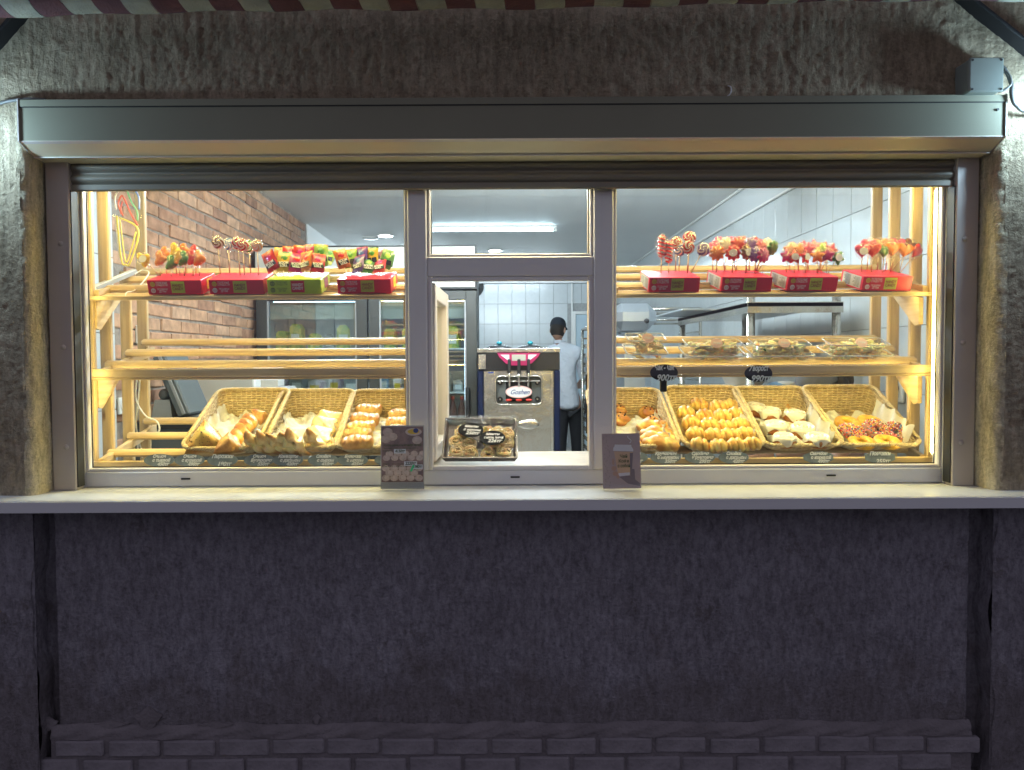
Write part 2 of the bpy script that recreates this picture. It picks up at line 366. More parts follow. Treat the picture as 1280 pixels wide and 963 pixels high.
# ------------------------------------------------------------ mesh building
class MB:
    def __init__(s): s.v = []; s.f = []; s.m = []; s.X = Matrix.Identity(4); s.mi = 0; s.ridge = {}
    def at(s, X): s.X = X; return s
    def add(s, vs, fs):
        o = len(s.v)
        X = s.X
        s.v += [tuple(X @ Vector(v)) for v in vs]
        s.f += [tuple(i + o for i in f) for f in fs]; s.m += [s.mi] * len(fs)
        return s
    def box(s, a, b, bev=0):
        (x0, y0, z0), (x1, y1, z1) = a, b
        if x0 > x1: x0, x1 = x1, x0
        if y0 > y1: y0, y1 = y1, y0
        if z0 > z1: z0, z1 = z1, z0
        if bev <= 0:
            return s.add([(x0, y0, z0), (x1, y0, z0), (x1, y1, z0), (x0, y1, z0), (x0, y0, z1), (x1, y0, z1), (x1, y1, z1), (x0, y1, z1)],
                         [(0, 3, 2, 1), (4, 5, 6, 7), (0, 1, 5, 4), (1, 2, 6, 5), (2, 3, 7, 6), (3, 0, 4, 7)])
        e = min(bev, (x1 - x0) * .45, (y1 - y0) * .45, (z1 - z0) * .45)
        vs = []; idx = {}
        for i, (X0, sx) in enumerate(((x0, 1), (x1, -1))):
            for j, (Y0, sy) in enumerate(((y0, 1), (y1, -1))):
                for k, (Z0, sz) in enumerate(((z0, 1), (z1, -1))):
                    for ax, p in enumerate(((X0, Y0 + sy * e, Z0 + sz * e), (X0 + sx * e, Y0, Z0 + sz * e), (X0 + sx * e, Y0 + sy * e, Z0))):
                        idx[i, j, k, ax] = len(vs); vs.append(p)
        c = Vector(((x0 + x1) / 2, (y0 + y1) / 2, (z0 + z1) / 2)); fs = []
        for i in (0, 1): fs.append([idx[i, 0, 0, 0], idx[i, 1, 0, 0], idx[i, 1, 1, 0], idx[i, 0, 1, 0]])
        for j in (0, 1): fs.append([idx[0, j, 0, 1], idx[1, j, 0, 1], idx[1, j, 1, 1], idx[0, j, 1, 1]])
        for k in (0, 1): fs.append([idx[0, 0, k, 2], idx[1, 0, k, 2], idx[1, 1, k, 2], idx[0, 1, k, 2]])
        for a_ in (0, 1):
            for b_ in (0, 1):
                fs.append([idx[0, a_, b_, 1], idx[1, a_, b_, 1], idx[1, a_, b_, 2], idx[0, a_, b_, 2]])
                fs.append([idx[a_, 0, b_, 0], idx[a_, 1, b_, 0], idx[a_, 1, b_, 2], idx[a_, 0, b_, 2]])
                fs.append([idx[a_, b_, 0, 0], idx[a_, b_, 1, 0], idx[a_, b_, 1, 1], idx[a_, b_, 0, 1]])
                for k in (0, 1): fs.append([idx[a_, b_, k, 0], idx[a_, b_, k, 1], idx[a_, b_, k, 2]])
        out = []
        for f in fs:
            p = [Vector(vs[q]) for q in f]
            nrm = (p[1] - p[0]).cross(p[2] - p[0])
            ctr = sum(p, Vector()) / len(p)
            out.append(tuple(f) if nrm.dot(ctr - c) > 0 else tuple(reversed(f)))
        return s.add(vs, out)
    def tube(s, pts, r, n=8, closed=False, caps=True, flat=1.0):
        pts = [Vector(p) for p in pts]; N = len(pts)
        rs = r if isinstance(r, (list, tuple)) else [r] * N
        vs = []; fs = []
        ref = None
        for i, p in enumerate(pts):
            t = (pts[(i + 1) % N] - pts[i - 1]) if closed else (pts[min(i + 1, N - 1)] - pts[max(i - 1, 0)])
            if t.length < 1e-9: t = Vector((0, 0, 1))
            t.normalize()
            if ref is None:
                ref = Vector((0, 0, 1)) if abs(t.z) < .9 else Vector((1, 0, 0))
            u = (ref - t * ref.dot(t))
            if u.length < 1e-6: u = t.orthogonal()
            u.normalize(); w = t.cross(u); ref = u
            for k in range(n):
                a = 2 * math.pi * k / n
                vs.append(p + (u * math.cos(a) * flat + w * math.sin(a)) * rs[i])
        for i in range(N if closed else N - 1):
            for k in range(n):
                a = i * n + k; b = i * n + (k + 1) % n; j = (i + 1) % N
                fs.append((a, b, j * n + (k + 1) % n, j * n + k))
        if caps and not closed:
            fs.append(tuple(reversed(range(n)))); fs.append(tuple(range((N - 1) * n, N * n)))
        return s.add(vs, fs)
    def lathe(s, prof, n=24, c=(0, 0, 0), a0=0, a1=2 * math.pi):
        full = abs(a1 - a0 - 2 * math.pi) < 1e-6
        vs = []; K = len(prof); cnt = n if full else n + 1
        for i in range(cnt):
            a = a0 + (a1 - a0) * i / n
            for r, z in prof: vs.append((c[0] + r * math.cos(a), c[1] + r * math.sin(a), c[2] + z))
        fs = []
        for i in range(n):
            j = (i + 1) % cnt
            for k in range(K - 1):
                fs.append((i * K + k, j * K + k, j * K + k + 1, i * K + k + 1))
        return s.add(vs, fs)
    def prism(s, poly, d0, d1, axis='y'):
        """polygon extruded: axis y -> poly is (x,z); axis x -> (y,z); axis z -> (x,y)"""
        def mk(p, d):
            return (p[0], d, p[1]) if axis == 'y' else (d, p[0], p[1]) if axis == 'x' else (p[0], p[1], d)
        n = len(poly)
        vs = [mk(p, d0) for p in poly] + [mk(p, d1) for p in poly]
        fs = [tuple(range(n)), tuple(reversed(range(n, 2 * n)))] + [(i, (i + 1) % n, (i + 1) % n + n, i + n) for i in range(n)]
        return s.add(vs, fs)
    def grid(s, fn, nu, nv, closed_u=False):
        vs = [fn(i / nu, j / nv) for j in range(nv + 1) for i in range(nu + (0 if closed_u else 1))]
        W = nu if closed_u else nu + 1
        fs = [(j * W + i, j * W + (i + 1) % W, (j + 1) * W + (i + 1) % W, (j + 1) * W + i) for j in range(nv) for i in range(nu)]
        return s.add(vs, fs)
    def ball(s, c, r, n=12, m=8):
        rx, ry, rz = r if isinstance(r, (tuple, list)) else (r, r, r)
        return s.grid(lambda u, v: (c[0] + rx * math.cos(2 * math.pi * u) * math.sin(math.pi * v), c[1] + ry * math.sin(2 * math.pi * u) * math.sin(math.pi * v), c[2] - rz * math.cos(math.pi * v)), n, m, True)
    def mesh(s, name, mats, smooth=False, ridge=None):
        me = bpy.data.meshes.new(name)
        me.from_pydata(s.v, [], s.f)
        for m_ in (mats if isinstance(mats, (list, tuple)) else [mats]): me.materials.append(M[m_] if isinstance(m_, str) else m_)
        me.polygons.foreach_set('material_index', s.m)
        if smooth: me.polygons.foreach_set('use_smooth', [True] * len(s.f))
        if ridge is not None:
            a = me.attributes.new('ridge', 'FLOAT', 'POINT'); a.data.foreach_set('value', [float(x) for x in ridge])
        me.update()
        return me
    def build(s, name, mats, parent=None, smooth=False, ridge=None, auto=None):
        me = s.mesh(name, mats, smooth, ridge)
        if auto is not None:
            me.set_sharp_from_angle(angle=R(auto)) if hasattr(me, 'set_sharp_from_angle') else None
        return link(name, me, parent)
def link(name, me, parent=None, loc=None, rot=None):
    o = bpy.data.objects.new(name, me); COL.objects.link(o)
    if parent: o.parent = parent
    if loc is not None: o.location = loc
    if rot is not None: o.rotation_euler = rot
    return o
def thing(name, label, cat, loc=(0, 0, 0), rot=(0, 0, 0), group=None, kind=None):
    o = bpy.data.objects.new(name, None); COL.objects.link(o); o.location = loc; o.rotation_euler = rot
    o.empty_display_size = .05
    return tag(o, label, cat, group, kind)
def tag(o, label=None, cat=None, group=None, kind=None):
    if label: o['label'] = label
    if cat: o['category'] = cat
    if group: o['group'] = group
    if kind: o['kind'] = kind
    return o
def part(name, mb, mats, parent, smooth=False, auto=None, **k):
    return mb.build(name, mats, parent, smooth, auto=auto)
def kids(o): return [c for c in bpy.data.objects if c.parent == o]
CH = {}
def copy_tree(o, parent=None):
    c = o.copy(); COL.objects.link(c); c.parent = parent
    for ch in CH.get(o.name) or CH.setdefault(o.name, kids(o)): copy_tree(ch, c)
    return c
def struct(name, mb, mats, parent=None, smooth=False):
    o = mb.build(name, mats, parent, smooth)
    if parent is None: o['kind'] = 'structure'
    return o
def X4(loc=(0, 0, 0), rot=(0, 0, 0), sc=(1, 1, 1)):
    return Matrix.Translation(loc) @ Euler(rot).to_matrix().to_4x4() @ Matrix.Diagonal((*sc, 1))
ORD = ['first', 'second', 'third', 'fourth', 'fifth', 'sixth', 'seventh', 'eighth', 'ninth', 'tenth', 'eleventh', 'twelfth', 'thirteenth', 'fourteenth', 'fifteenth', 'sixteenth', 'seventeenth', 'eighteenth', 'nineteenth', 'twentieth']

TEXTS = []
def text(body, size, loc, rot=(R(90), 0, 0), m='chalk', parent=None, align='CENTER', shear=0.0, name='lettering', width=None, offset=0.0):
    cu = bpy.data.curves.new(name, 'FONT'); cu.body = body; cu.size = size; cu.align_x = align; cu.align_y = 'CENTER'
    cu.shear = shear; cu.offset = offset; cu.resolution_u = 3; cu.space_line = .85
    o = bpy.data.objects.new(name, cu); COL.objects.link(o)
    if parent: o.parent = parent
    o.location = loc; o.rotation_euler = rot
    cu.materials.append(M[m])
    TEXTS.append((o, width))
    return o
def finish_texts():
    bpy.context.view_layer.update()
    dg = bpy.context.evaluated_depsgraph_get()
    for o, width in TEXTS:
        me = bpy.data.meshes.new_from_object(o.evaluated_get(dg))
        if width and len(me.vertices):
            xs = [v.co.x for v in me.vertices]; w = max(xs) - min(xs)
            if w > width:
                k = width / w
                for v in me.vertices: v.co.x *= k
        nm = o.name.split('.')[0]
        n = bpy.data.objects.new(nm, me); COL.objects.link(n)
        n.parent = o.parent; n.matrix_parent_inverse = o.matrix_parent_inverse.copy()
        n.location = o.location; n.rotation_euler = o.rotation_euler
        bpy.data.objects.remove(o)
def disc(mb, cx, cz, rx, rz, y=0, n=28, y2=None):
    poly = [(cx + rx * math.cos(2 * math.pi * i / n), cz + rz * math.sin(2 * math.pi * i / n)) for i in range(n)]
    if y2 is None:
        mb.add([(p[0], y, p[1]) for p in poly], [tuple(range(n))])
    else:
        mb.prism(poly, y, y2)
    return mb

# value noise, vectorised
def vnoise(x, z, seed=0):
    def h(i, j):
        n = (i * 374761393 + j * 668265263 + seed * 144665) & 0x7fffffff
        n = ((n ^ (n >> 13)) * 1274126177) & 0x7fffffff
        return ((n ^ (n >> 16)) & 0xffff) / 65535.0
    xi = np.floor(x).astype(np.int64); zi = np.floor(z).astype(np.int64)
    fx = x - xi; fz = z - zi; fx = fx * fx * (3 - 2 * fx); fz = fz * fz * (3 - 2 * fz)
    a = h(xi, zi); b = h(xi + 1, zi); c = h(xi, zi + 1); d = h(xi + 1, zi + 1)
    return (a * (1 - fx) + b * fx) * (1 - fz) + (c * (1 - fx) + d * fx) * fz
def rough_sheet(name, x0, x1, z0, z1, Y, step, amp, matname, parent, seed=1, drag=0.5, edge=True):
    """a stuccoed wall face with real lumps and trowel drags, its outline kept straight"""
    nx = max(2, int((x1 - x0) / step)); nz = max(2, int((z1 - z0) / step))
    xs = np.linspace(x0, x1, nx + 1); zs = np.linspace(z0, z1, nz + 1)
    gx, gz = np.meshgrid(xs, zs)
    d = vnoise(gx * 46, gz * 40, seed) * .45 + vnoise(gx * 110, gz * 100, seed + 1) * .60 + vnoise(gx * 9, gz * 9, seed + 2) * .25
    mask = np.clip(vnoise(gx * 3, gz * 3, seed + 5) * 2 - .6, 0, 1)
    d += drag * mask * (vnoise(gx * 70, gz * 5, seed + 3) - .5)
    lump = np.clip(vnoise(gx * 48, gz * 40, seed + 7) - .68, 0, 1) * 1.7
    d = d + lump - .6
    yy = Y - d * amp
    v = np.stack([gx, yy, gz], -1).reshape(-1, 3)
    W = nx + 1
    i, j = np.meshgrid(np.arange(nx), np.arange(nz)); a = (j * W + i).reshape(-1)
    q = np.stack([a, a + 1, a + 1 + W, a + W], -1)
    me = bpy.data.meshes.new(name)
    me.vertices.add(len(v)); me.vertices.foreach_set('co', v.reshape(-1).astype(np.float32))
    me.loops.add(len(q) * 4); me.loops.foreach_set('vertex_index', q.reshape(-1).astype(np.int32))
    me.polygons.add(len(q)); me.polygons.foreach_set('loop_start', (np.arange(len(q)) * 4).astype(np.int32))
    me.polygons.foreach_set('use_smooth', np.ones(len(q), bool))
    me.materials.append(M[matname]); me.update(calc_edges=True); me.validate()
    return link(name, me, parent)

def PZ(px, py, Z):
    d = CAM_ROT @ Vector(((px - CX) / F_PX, -(py - CY) / F_PX, -1))
    return CAM_LOC + d * ((Z - CAM_LOC.z) / d.z)

# ============================================================ SETTING OUTSIDE
XL, XR = -1.52, 1.637          # the window opening
YW, YG = -0.14, 0.0            # wall face, window face
ZS = 1.061                     # top of the serving ledge
FLOOR, CEIL = 0.15, 2.81
mb = MB().box((-40, -60, -.2), (40, -.05, 0)); struct('pavement', mb, 'paving')

fac = thing('shop_facade', 'stuccoed shop front wall around the lit bakery window', 'building', (0, -.14, 0))
def facade(mb, name, m, smooth=False): 
    o = mb.build(name, m, fac, smooth); o.location = (0, .14, 0); return o
def fsheet(*a, **k):
    o = rough_sheet(*a, **k); o.location = (0, .14, 0); return o
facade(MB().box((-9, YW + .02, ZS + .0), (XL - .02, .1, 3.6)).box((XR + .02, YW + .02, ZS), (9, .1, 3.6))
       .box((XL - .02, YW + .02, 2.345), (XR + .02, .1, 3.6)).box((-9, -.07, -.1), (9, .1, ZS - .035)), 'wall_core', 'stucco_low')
facade(MB().box((-9, YW, -.1), (-2.6, YW + .03, 3.6)).box((2.7, YW, -.1), (9, YW + .03, 3.6)).box((-2.6, YW, 3.05), (2.7, YW + .03, 3.6)), 'side_wall', 'stucco_rough')
fsheet('upper_wall', -2.6, 2.7, 2.338, 3.06, YW, .0060, .0062, 'stucco_rough', fac, seed=3, drag=.55)
fsheet('pier', -2.6, XL - .022, ZS - .01, 2.345, YW, .0060, .0062, 'stucco_rough', fac, seed=9, drag=.2)
fsheet('pier', XR + .022, 2.7, ZS - .01, 2.345, YW, .0060, .0062, 'stucco_rough', fac, seed=14, drag=.2)
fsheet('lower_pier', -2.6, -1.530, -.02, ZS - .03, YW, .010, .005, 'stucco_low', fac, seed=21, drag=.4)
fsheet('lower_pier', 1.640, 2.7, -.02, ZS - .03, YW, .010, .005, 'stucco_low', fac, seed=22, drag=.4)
def pier_side(x, s, xg):
    # cheek of the lower pier towards the groove, slightly ragged
    def fn(u, v):
        z = -.02 + v * (ZS - .01)
        w = .010 * math.sin(z * 9 + x * 5) + .005 * math.sin(z * 31)
        return (x + s * (w + .004 * u), YW - .004 + u * .075, z)
    return MB().grid(fn, 2, 60)
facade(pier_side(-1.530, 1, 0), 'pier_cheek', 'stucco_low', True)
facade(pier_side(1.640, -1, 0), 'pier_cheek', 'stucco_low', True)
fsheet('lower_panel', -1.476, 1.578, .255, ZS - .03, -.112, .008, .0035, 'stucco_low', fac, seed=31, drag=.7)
def panel_side(x, s):
    def fn(u, v):
        z = .25 + v * (ZS - .28); w = .006 * math.sin(z * 13 + 1) + .003 * math.sin(z * 37)
        return (x + s * (w * u + .008 * u), -.114 + u * .05, z)
    return MB().grid(fn, 2, 50)
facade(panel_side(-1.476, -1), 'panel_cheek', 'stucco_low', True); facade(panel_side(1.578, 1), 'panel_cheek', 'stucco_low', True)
def reveal(x, s, seed):
    """rounded stucco corner and the side of the opening; s=+1 opens to the right"""
    def fn(u, v):
        z = ZS - .005 + v * (2.35 - ZS)
        if u < .3: a = u / .3 * math.pi / 2; px = x - s * .030 + s * .030 * math.sin(a); py = YW - .002 + .030 * (1 - math.cos(a)); nx, ny = s * math.sin(a), -math.cos(a)
        else: px = x; py = YW + .028 + (u - .3) / .7 * .10; nx, ny = s, 0
        n = (float(vnoise(np.array([u * 11.0 + seed]), np.array([z * 40]), seed)[0]) - .5) * .005 + (float(vnoise(np.array([u * 26.0]), np.array([z * 110]), seed + 2)[0]) - .5) * .005 + .003 * math.sin(z * 4 + seed)
        return (px + nx * n, py + ny * n, z)
    return MB().grid(fn, 16, 180)
facade(reveal(XL, 1, 4), 'window_reveal', 'stucco_reveal', True)
facade(reveal(XR, -1, 8), 'window_reveal', 'stucco_reveal', True)
# plinth: mortar ledge and two visible courses of brick
pl = facade(MB().grid(lambda u, v: (-1.50 + u * 3.09 + 0, -.114 - .014 * math.sin(min(1, v * 1.3) * math.pi / 2) - .004 * math.sin(u * 60) - .003 * math.sin(u * 143 + v * 9), .280 - .045 * v + .004 * math.sin(u * 41) * (1 - v)), 160, 6), 'plinth', 'plinth_mortar', True)
MB().box((-1.50, -.126, -.02), (1.59, -.10, .240)).build('mortar_bed', 'plinth_mortar', pl)
bms = []
for k in range(4):
    j = lambda: random.uniform(-.002, .002)
    b = MB().box((-.085 + j(), -.012 + j(), -.027 + j()), (.085 + j(), .012, .027 + j()), .005); bms.append(b.mesh('brick', 'plinth_brick'))
for row, z in enumerate((.204, .140, .076, .012)):
    x = -1.40 - (.09 if row % 2 else 0)
    while x < 1.56:
        o = link('brick', random.choice(bms), pl, (x, -.1205 + random.uniform(-.003, .002), z + random.uniform(-.003, .003)), (0, random.uniform(-.012, .012), random.uniform(-.01, .01)))
        o.scale = (random.uniform(.95, 1.03), 1, random.uniform(.93, 1.05))
        x += .183
# crumbled patches along the foot of the panel
for px, py, rx, rz in ((186, 898, .040, .034), (396, 898, .012, .016), (60, 905, .03, .02), (140, 905, .05, .010), (270, 906, .05, .010)):
    c = P(px, py, -.115); mb = MB()
    n = 16; poly = [(c.x + rx * (1 + .25 * math.sin(3 * a) + .15 * math.sin(7 * a)) * math.cos(a), c.z + rz * (1 + .2 * math.cos(4 * a)) * math.sin(a)) for a in [2 * math.pi * i / n for i in range(n)]]
    mb.prism(poly, -.1205, -.112); facade(mb, 'broken_patch', 'plinth_mortar')

# ------------------------------------------------------------ serving ledge
led = thing('serving_ledge', 'long white serving ledge running under the whole window', 'window sill', (0, -.12, ZS))
part('ledge_board', MB().box((-2.0, -.125, -.034), (2.1, .125, 0), .004), 'sill_white', led)
part('ledge_nosing', MB().box((-2.0, -.128, -.036), (2.1, -.1255, -.002)), 'label_grey', led)

# ------------------------------------------------------------ roller shutter
sh = thing('roller_shutter', 'grey roller shutter rolled up into its box above the window', 'shutter', (0, -.1, 2.2))
def shp(mb, name, m, smooth=False): o = mb.build(name, m, sh, smooth); o.location = (0, .1, -2.2); return o
x0, x1 = -1.522, 1.634
prof = [(-.171, 2.333), (-.171, 2.207), (-.100, 2.176), (-.012, 2.172), (-.012, 2.333)]
shp(MB().prism(prof, x0 + .004, x1 - .004, 'x'), 'shutter_box', 'shutter_metal')
shp(MB().prism([(-.1722, 2.2050), (-.1722, 2.2075), (-.1712, 2.2075), (-.0990, 2.1765), (-.0130, 2.1725), (-.0130, 2.1700), (-.1000, 2.1742)], x0 + .0045, x1 - .0045, 'x'), 'underside_lit_panel', 'underside_lit_cream')  # chamfer's light from the window below, painted as a lighter cream sheet
shp(MB().box((x0 + .003, -.1745, 2.3155), (x1 - .003, -.17, 2.3365)), 'top_strip', 'shutter_metal')
shp(MB().box((x0 + .003, -.1735, 2.3125), (x1 - .003, -.1712, 2.3150)), 'shadow_groove', 'rubber')
shp(MB().prism([(-.1735, 2.2055), (-.1705, 2.2085), (-.1, 2.1775), (-.1, 2.1745)], x0 + .006, x1 - .006, 'x').box((x0 + .006, -.108, 2.1715), (x1 - .006, -.098, 2.1745)), 'bottom_flap', 'bead_pvc')
for x in (x0, x1 - .004):
    shp(MB().prism([(-.177, 2.339), (-.177, 2.205), (-.100, 2.172), (-.010, 2.168), (-.010, 2.339)], x, x + .004, 'x'), 'end_plate', 'rail_metal')
shp(MB().tube([(1.605, -.172, 2.29), (1.605, -.176, 2.29)], .004, 10), 'screw', 'rubber')
for z in (2.14, 2.102):
    o = shp(MB().grid(lambda u, v: (-1.455 + u * 3.03, -.028 - .012 * math.sin(math.pi * v), z + v * .037), 1, 8), 'slat', 'curtain_metal', True)
shp(MB().box((-1.455, -.036, 2.080), (1.575, -.02, 2.1035), .004).box((-1.455, -.030, 2.1015), (1.575, -.022, 2.18)), 'end_slat', 'curtain_metal')
for xa, xb in ((XL + .004, -1.437), (1.557, XR - .004)):
    r = shp(MB().box((xa, -.052, ZS), (xb, -.004, 2.176), .003), 'guide_rail', 'rail_metal')
    inner = xb if xa < 0 else xa
    o = MB().box((inner - .004, -.045, ZS + .01), (inner + .004, -.006, 2.08)).build('guide_slot', 'rubber', r)
    for z in (1.21, 1.55, 1.90):
        MB().lathe([(0, .004), (.008, .003), (.0095, 0), (.0095, -.004)], 14).at(Matrix.Identity(4)).build('cover_cap', 'rail_metal', r, True).matrix_local = X4(((xa + xb) / 2 + (.008 if xa < 0 else -.008), -.052, z), (R(90), 0, 0))

# ------------------------------------------------------------ window
win = thing('shop_window', 'wide white framed shop window of three bays with the middle hatch open', 'window', (0, 0, ZS))
def wp(mb, name, m, par=win, smooth=False):
    o = mb.build(name, m, par, smooth)
    if par is win: o.location = (0, 0, -ZS)
    return o
GX0, GX1 = -1.425, 1.545           # clear glass between the outer frame's beads
Z0, Z1 = 1.127, 2.14
wp(MB().box((-1.502, 0, ZS + .001), (-1.436, .06, 2.2), .003), 'frame_post', 'window_pvc')
wp(MB().box((1.556, 0, ZS + .001), (1.612, .06, 2.2), .003), 'frame_post', 'window_pvc')
wp(MB().box((-1.4355, .002, ZS + .0015), (1.5555, .058, 1.116), .004), 'bottom_rail', 'window_pvc')
wp(MB().box((-1.4355, .002, 2.12), (1.5555, .058, 2.2), .003), 'top_rail', 'window_pvc')
MX = ((-.303, -.236), (.339, .408))
for a, b in MX: wp(MB().box((a, -.004, 1.1165), (b, .06, 2.1195), .004), 'mullion', 'mullion_pvc')
wp(MB().box((-.2355, -.002, 1.788), (.3385, .058, 1.856), .003), 'transom', 'mullion_pvc')
def bead(a, b, c, d, name='glazing_bead', w=.011, y=.006):
    wp(MB().box((a, y, c), (a + w, y + .02, d), .003).box((b - w, y, c), (b, y + .02, d), .003)
       .box((a + w, y + .001, c), (b - w, y + .019, c + w), .003).box((a + w, y + .001, d - w), (b - w, y + .019, d), .003), name, 'bead_pvc')
bead(-1.4355, -.3035, 1.1165, 2.1195); bead(.4085, 1.5555, 1.1165, 2.1195); bead(-.2355, .3385, 1.8565, 2.1195)
bead(-.2355, .3385, 1.1165, 1.7875, 'hatch_frame', .015, -.001)
for a, b, c, d in ((-1.424, -.315, 1.128, 2.11), (.42, 1.544, 1.128, 2.11), (-.224, .327, 1.868, 2.11)):
    wp(MB().box((a, .030, c), (b, .034, d)), 'glass_pane', 'window_glass')
    wp(MB().box((a - .001, .0275, c - .001), (b + .001, .0295, c + .003)).box((a - .001, .0275, c), (a + .003, .0295, d)).box((b - .003, .0275, c), (b + .001, .0295, d)), 'rubber_seal', 'rubber')
for x in (232, 644, 1039):
    c = P(x, 597, .0); wp(MB().box((c.x - .016, -.002, 1.088), (c.x + .016, .003, 1.0935), .001), 'drain_slot', 'black_hole')
hl = wp(MB().box((-.235, .075, 2.150), (.338, .105, 2.168), .002), 'light_strip', 'white_plastic')
MB().box((-.225, .077, 2.143), (.328, .103, 2.1496)).build('strip_diffuser', 'led_mid', hl)
# the open sash, swung inwards on its left hinges
sash = MB()
a = R(88)
sashX = X4((-.212, .045, 0), (0, 0, a))
W, Zb, Zt = .46, 1.14, 1.772
sash.at(sashX).box((0, 0, Zb), (.055, .05, Zt), .003).box((W - .055, 0, Zb), (W, .05, Zt), .003).box((.055, .001, Zb), (W - .055, .049, Zb + .055), .003).box((.055, .001, Zt - .055), (W - .055, .049, Zt), .003)
so = wp(sash, 'open_sash', 'bead_pvc')
for nm, bx, m in (('sash_pane', ((.05, .022, Zb + .05), (W - .05, .026, Zt - .05)), 'window_glass'), ('sash_bead', ((.055, .048, Zb + .05), (.066, .056, Zt - .05)), 'window_pvc')):
    o = MB().at(sashX).box(*bx).build(nm, m, so)
o = MB().at(sashX).box((W - .035, .05, 1.42), (W - .02, .062, 1.46)).box((W - .034, .060, 1.43), (W - .021, .070, 1.53), .003).build('handle', 'white_plastic', so)

# ------------------------------------------------------------ awning roll, lamps, cables, junction box
aw = thing('awning_roll', 'rolled awning of wavy maroon and cream stripes above the window', 'awning', (0, -.33, 2.60))
n_st = 37; xa, xb = -2.4, 2.6
for k in range(n_st * 2):
    w = .086; sx = xa + k * w
    if sx > xb: break
    def fn(u, v, sx=sx):
        t = v * 2 * math.pi * .62 + math.pi * .95
        x = sx + u * w + .028 * math.sin(v * 3.2) + .004 * math.sin(sx * 9)
        r = .058 + .004 * math.sin(x * 3.1 + 1) + .003 * math.sin(x * 17)
        return (x, r * math.cos(t), r * math.sin(t) + .012 * math.sin(x * .9 + .5) + .003 * x)
    MB().grid(fn, 3, 16).build('stripe', 'awning_red' if k % 2 == 0 else 'awning_cream', aw, True)
MB().tube([(xa, 0, 0), (xb, 0, .006)], .034, 16).build('roller', 'jbox', aw, True)
for s, x in ((-1, -1.63), (1, 1.665)):  # added slanted bars, set to throw shadow over the wall's upper corners
    br = thing('shadow_bracket', 'slanted bracket added to shade the wall at the %s end of the awning roll' % ('left' if s < 0 else 'right'), 'bracket', (x, -.14, 2.51 if s > 0 else 2.475))
    part('arm', MB().at(X4((0, 0, 0), (0, R(38 if s > 0 else -47), 0))).box((-.27, -.055, -.006), (.27, .01, .006), .003), 'black_matte', br)
    part('wall_plate', MB().box((-.03 + s * .20, -.012, -.24), (.03 + s * .20, .006, -.12), .003), 'black_matte', br)
for s, (x, z, y) in ((-1, (-1.735, 2.205, -.285)), (1, (1.775, 2.295, -.275))):
    la = thing('wall_lamp', 'cool white bulb lamp on a wall arm %s of the window' % ('left' if s < 0 else 'right'), 'lamp', (x, y, z))
    part('arm', MB().tube([(0, .145, .07), (0, .05, .085), (0, 0, .06)], .008, 8), 'dark_grey', la)
    part('rose', MB().tube([(0, .13, .07), (0, .15, .07)], .035, 16), 'dark_grey', la)
    part('socket', MB().tube([(0, 0, .065), (0, 0, .03)], .016, 12), 'dark_grey', la)
    part('bulb', MB().ball((0, 0, 0), (.03, .03, .033), 14, 10), 'bulb_cool', la, True)
jb = thing('junction_box', 'grey plastic electrical box on the wall above the shutter', 'electrical box', (1.542, -.145, 2.385))
part('box_body', MB().box((-.052, -.06, -.050), (.052, .012, .052), .005), 'jbox', jb)
part('lid', MB().box((-.054, -.068, -.052), (.054, -.0605, .054), .004), 'jbox', jb)
for sx in (-1, 1):
    for sz in (-1, 1): part('screw', MB().tube([(sx * .045, -.0675, sz * .045), (sx * .045, -.0695, sz * .045)], .0035, 8), 'rubber', jb)
def cable(label, pts, r=.004, m='cable_grey', smooth_n=6):
    P_ = [Vector(p) for p in pts]; out = []
    for i in range(len(P_) - 1):
        p0 = P_[max(i - 1, 0)]; p1 = P_[i]; p2 = P_[i + 1]; p3 = P_[min(i + 2, len(P_) - 1)]
        for k in range(smooth_n):
            t = k / smooth_n
            out.append(.5 * ((2 * p1) + (-p0 + p2) * t + (2 * p0 - 5 * p1 + 4 * p2 - p3) * t * t + (-p0 + 3 * p1 - 3 * p2 + p3) * t ** 3))
    out.append(P_[-1])
    return tag(MB().tube(out, r, 8).build('cable', m, None, True), label, 'cable')
cable('dark cable arching into the left end of the shutter box', [(-2.1, -.15, 2.285), (-1.70, -.155, 2.30), (-1.58, -.16, 2.333), (-1.50, -.165, 2.342), (-1.44, -.16, 2.341)], .0055)
cable('loop of grey cable hanging from the junction box', [(1.585, -.16, 2.41), (1.615, -.175, 2.425), (1.642, -.18, 2.37), (1.640, -.185, 2.335), (1.66, -.18, 2.30), (1.74, -.165, 2.282), (2.1, -.155, 2.27)], .006)
cable('thin grey wire curled beside the junction box', [(1.592, -.165, 2.40), (1.62, -.19, 2.40), (1.635, -.19, 2.365), (1.61, -.18, 2.345), (1.595, -.17, 2.36), (1.615, -.172, 2.39)], .0035)
c = P(909, 116, YW)
cable('small bent wire hook sticking out of the wall above the shutter', [(c.x - .012, YW - .012, c.z - .022), (c.x + .004, YW - .022, c.z - .010), (c.x + .006, YW - .018, c.z + .010), (c.x + .002, YW + .0, c.z + .022)], .002, 'white_plastic')

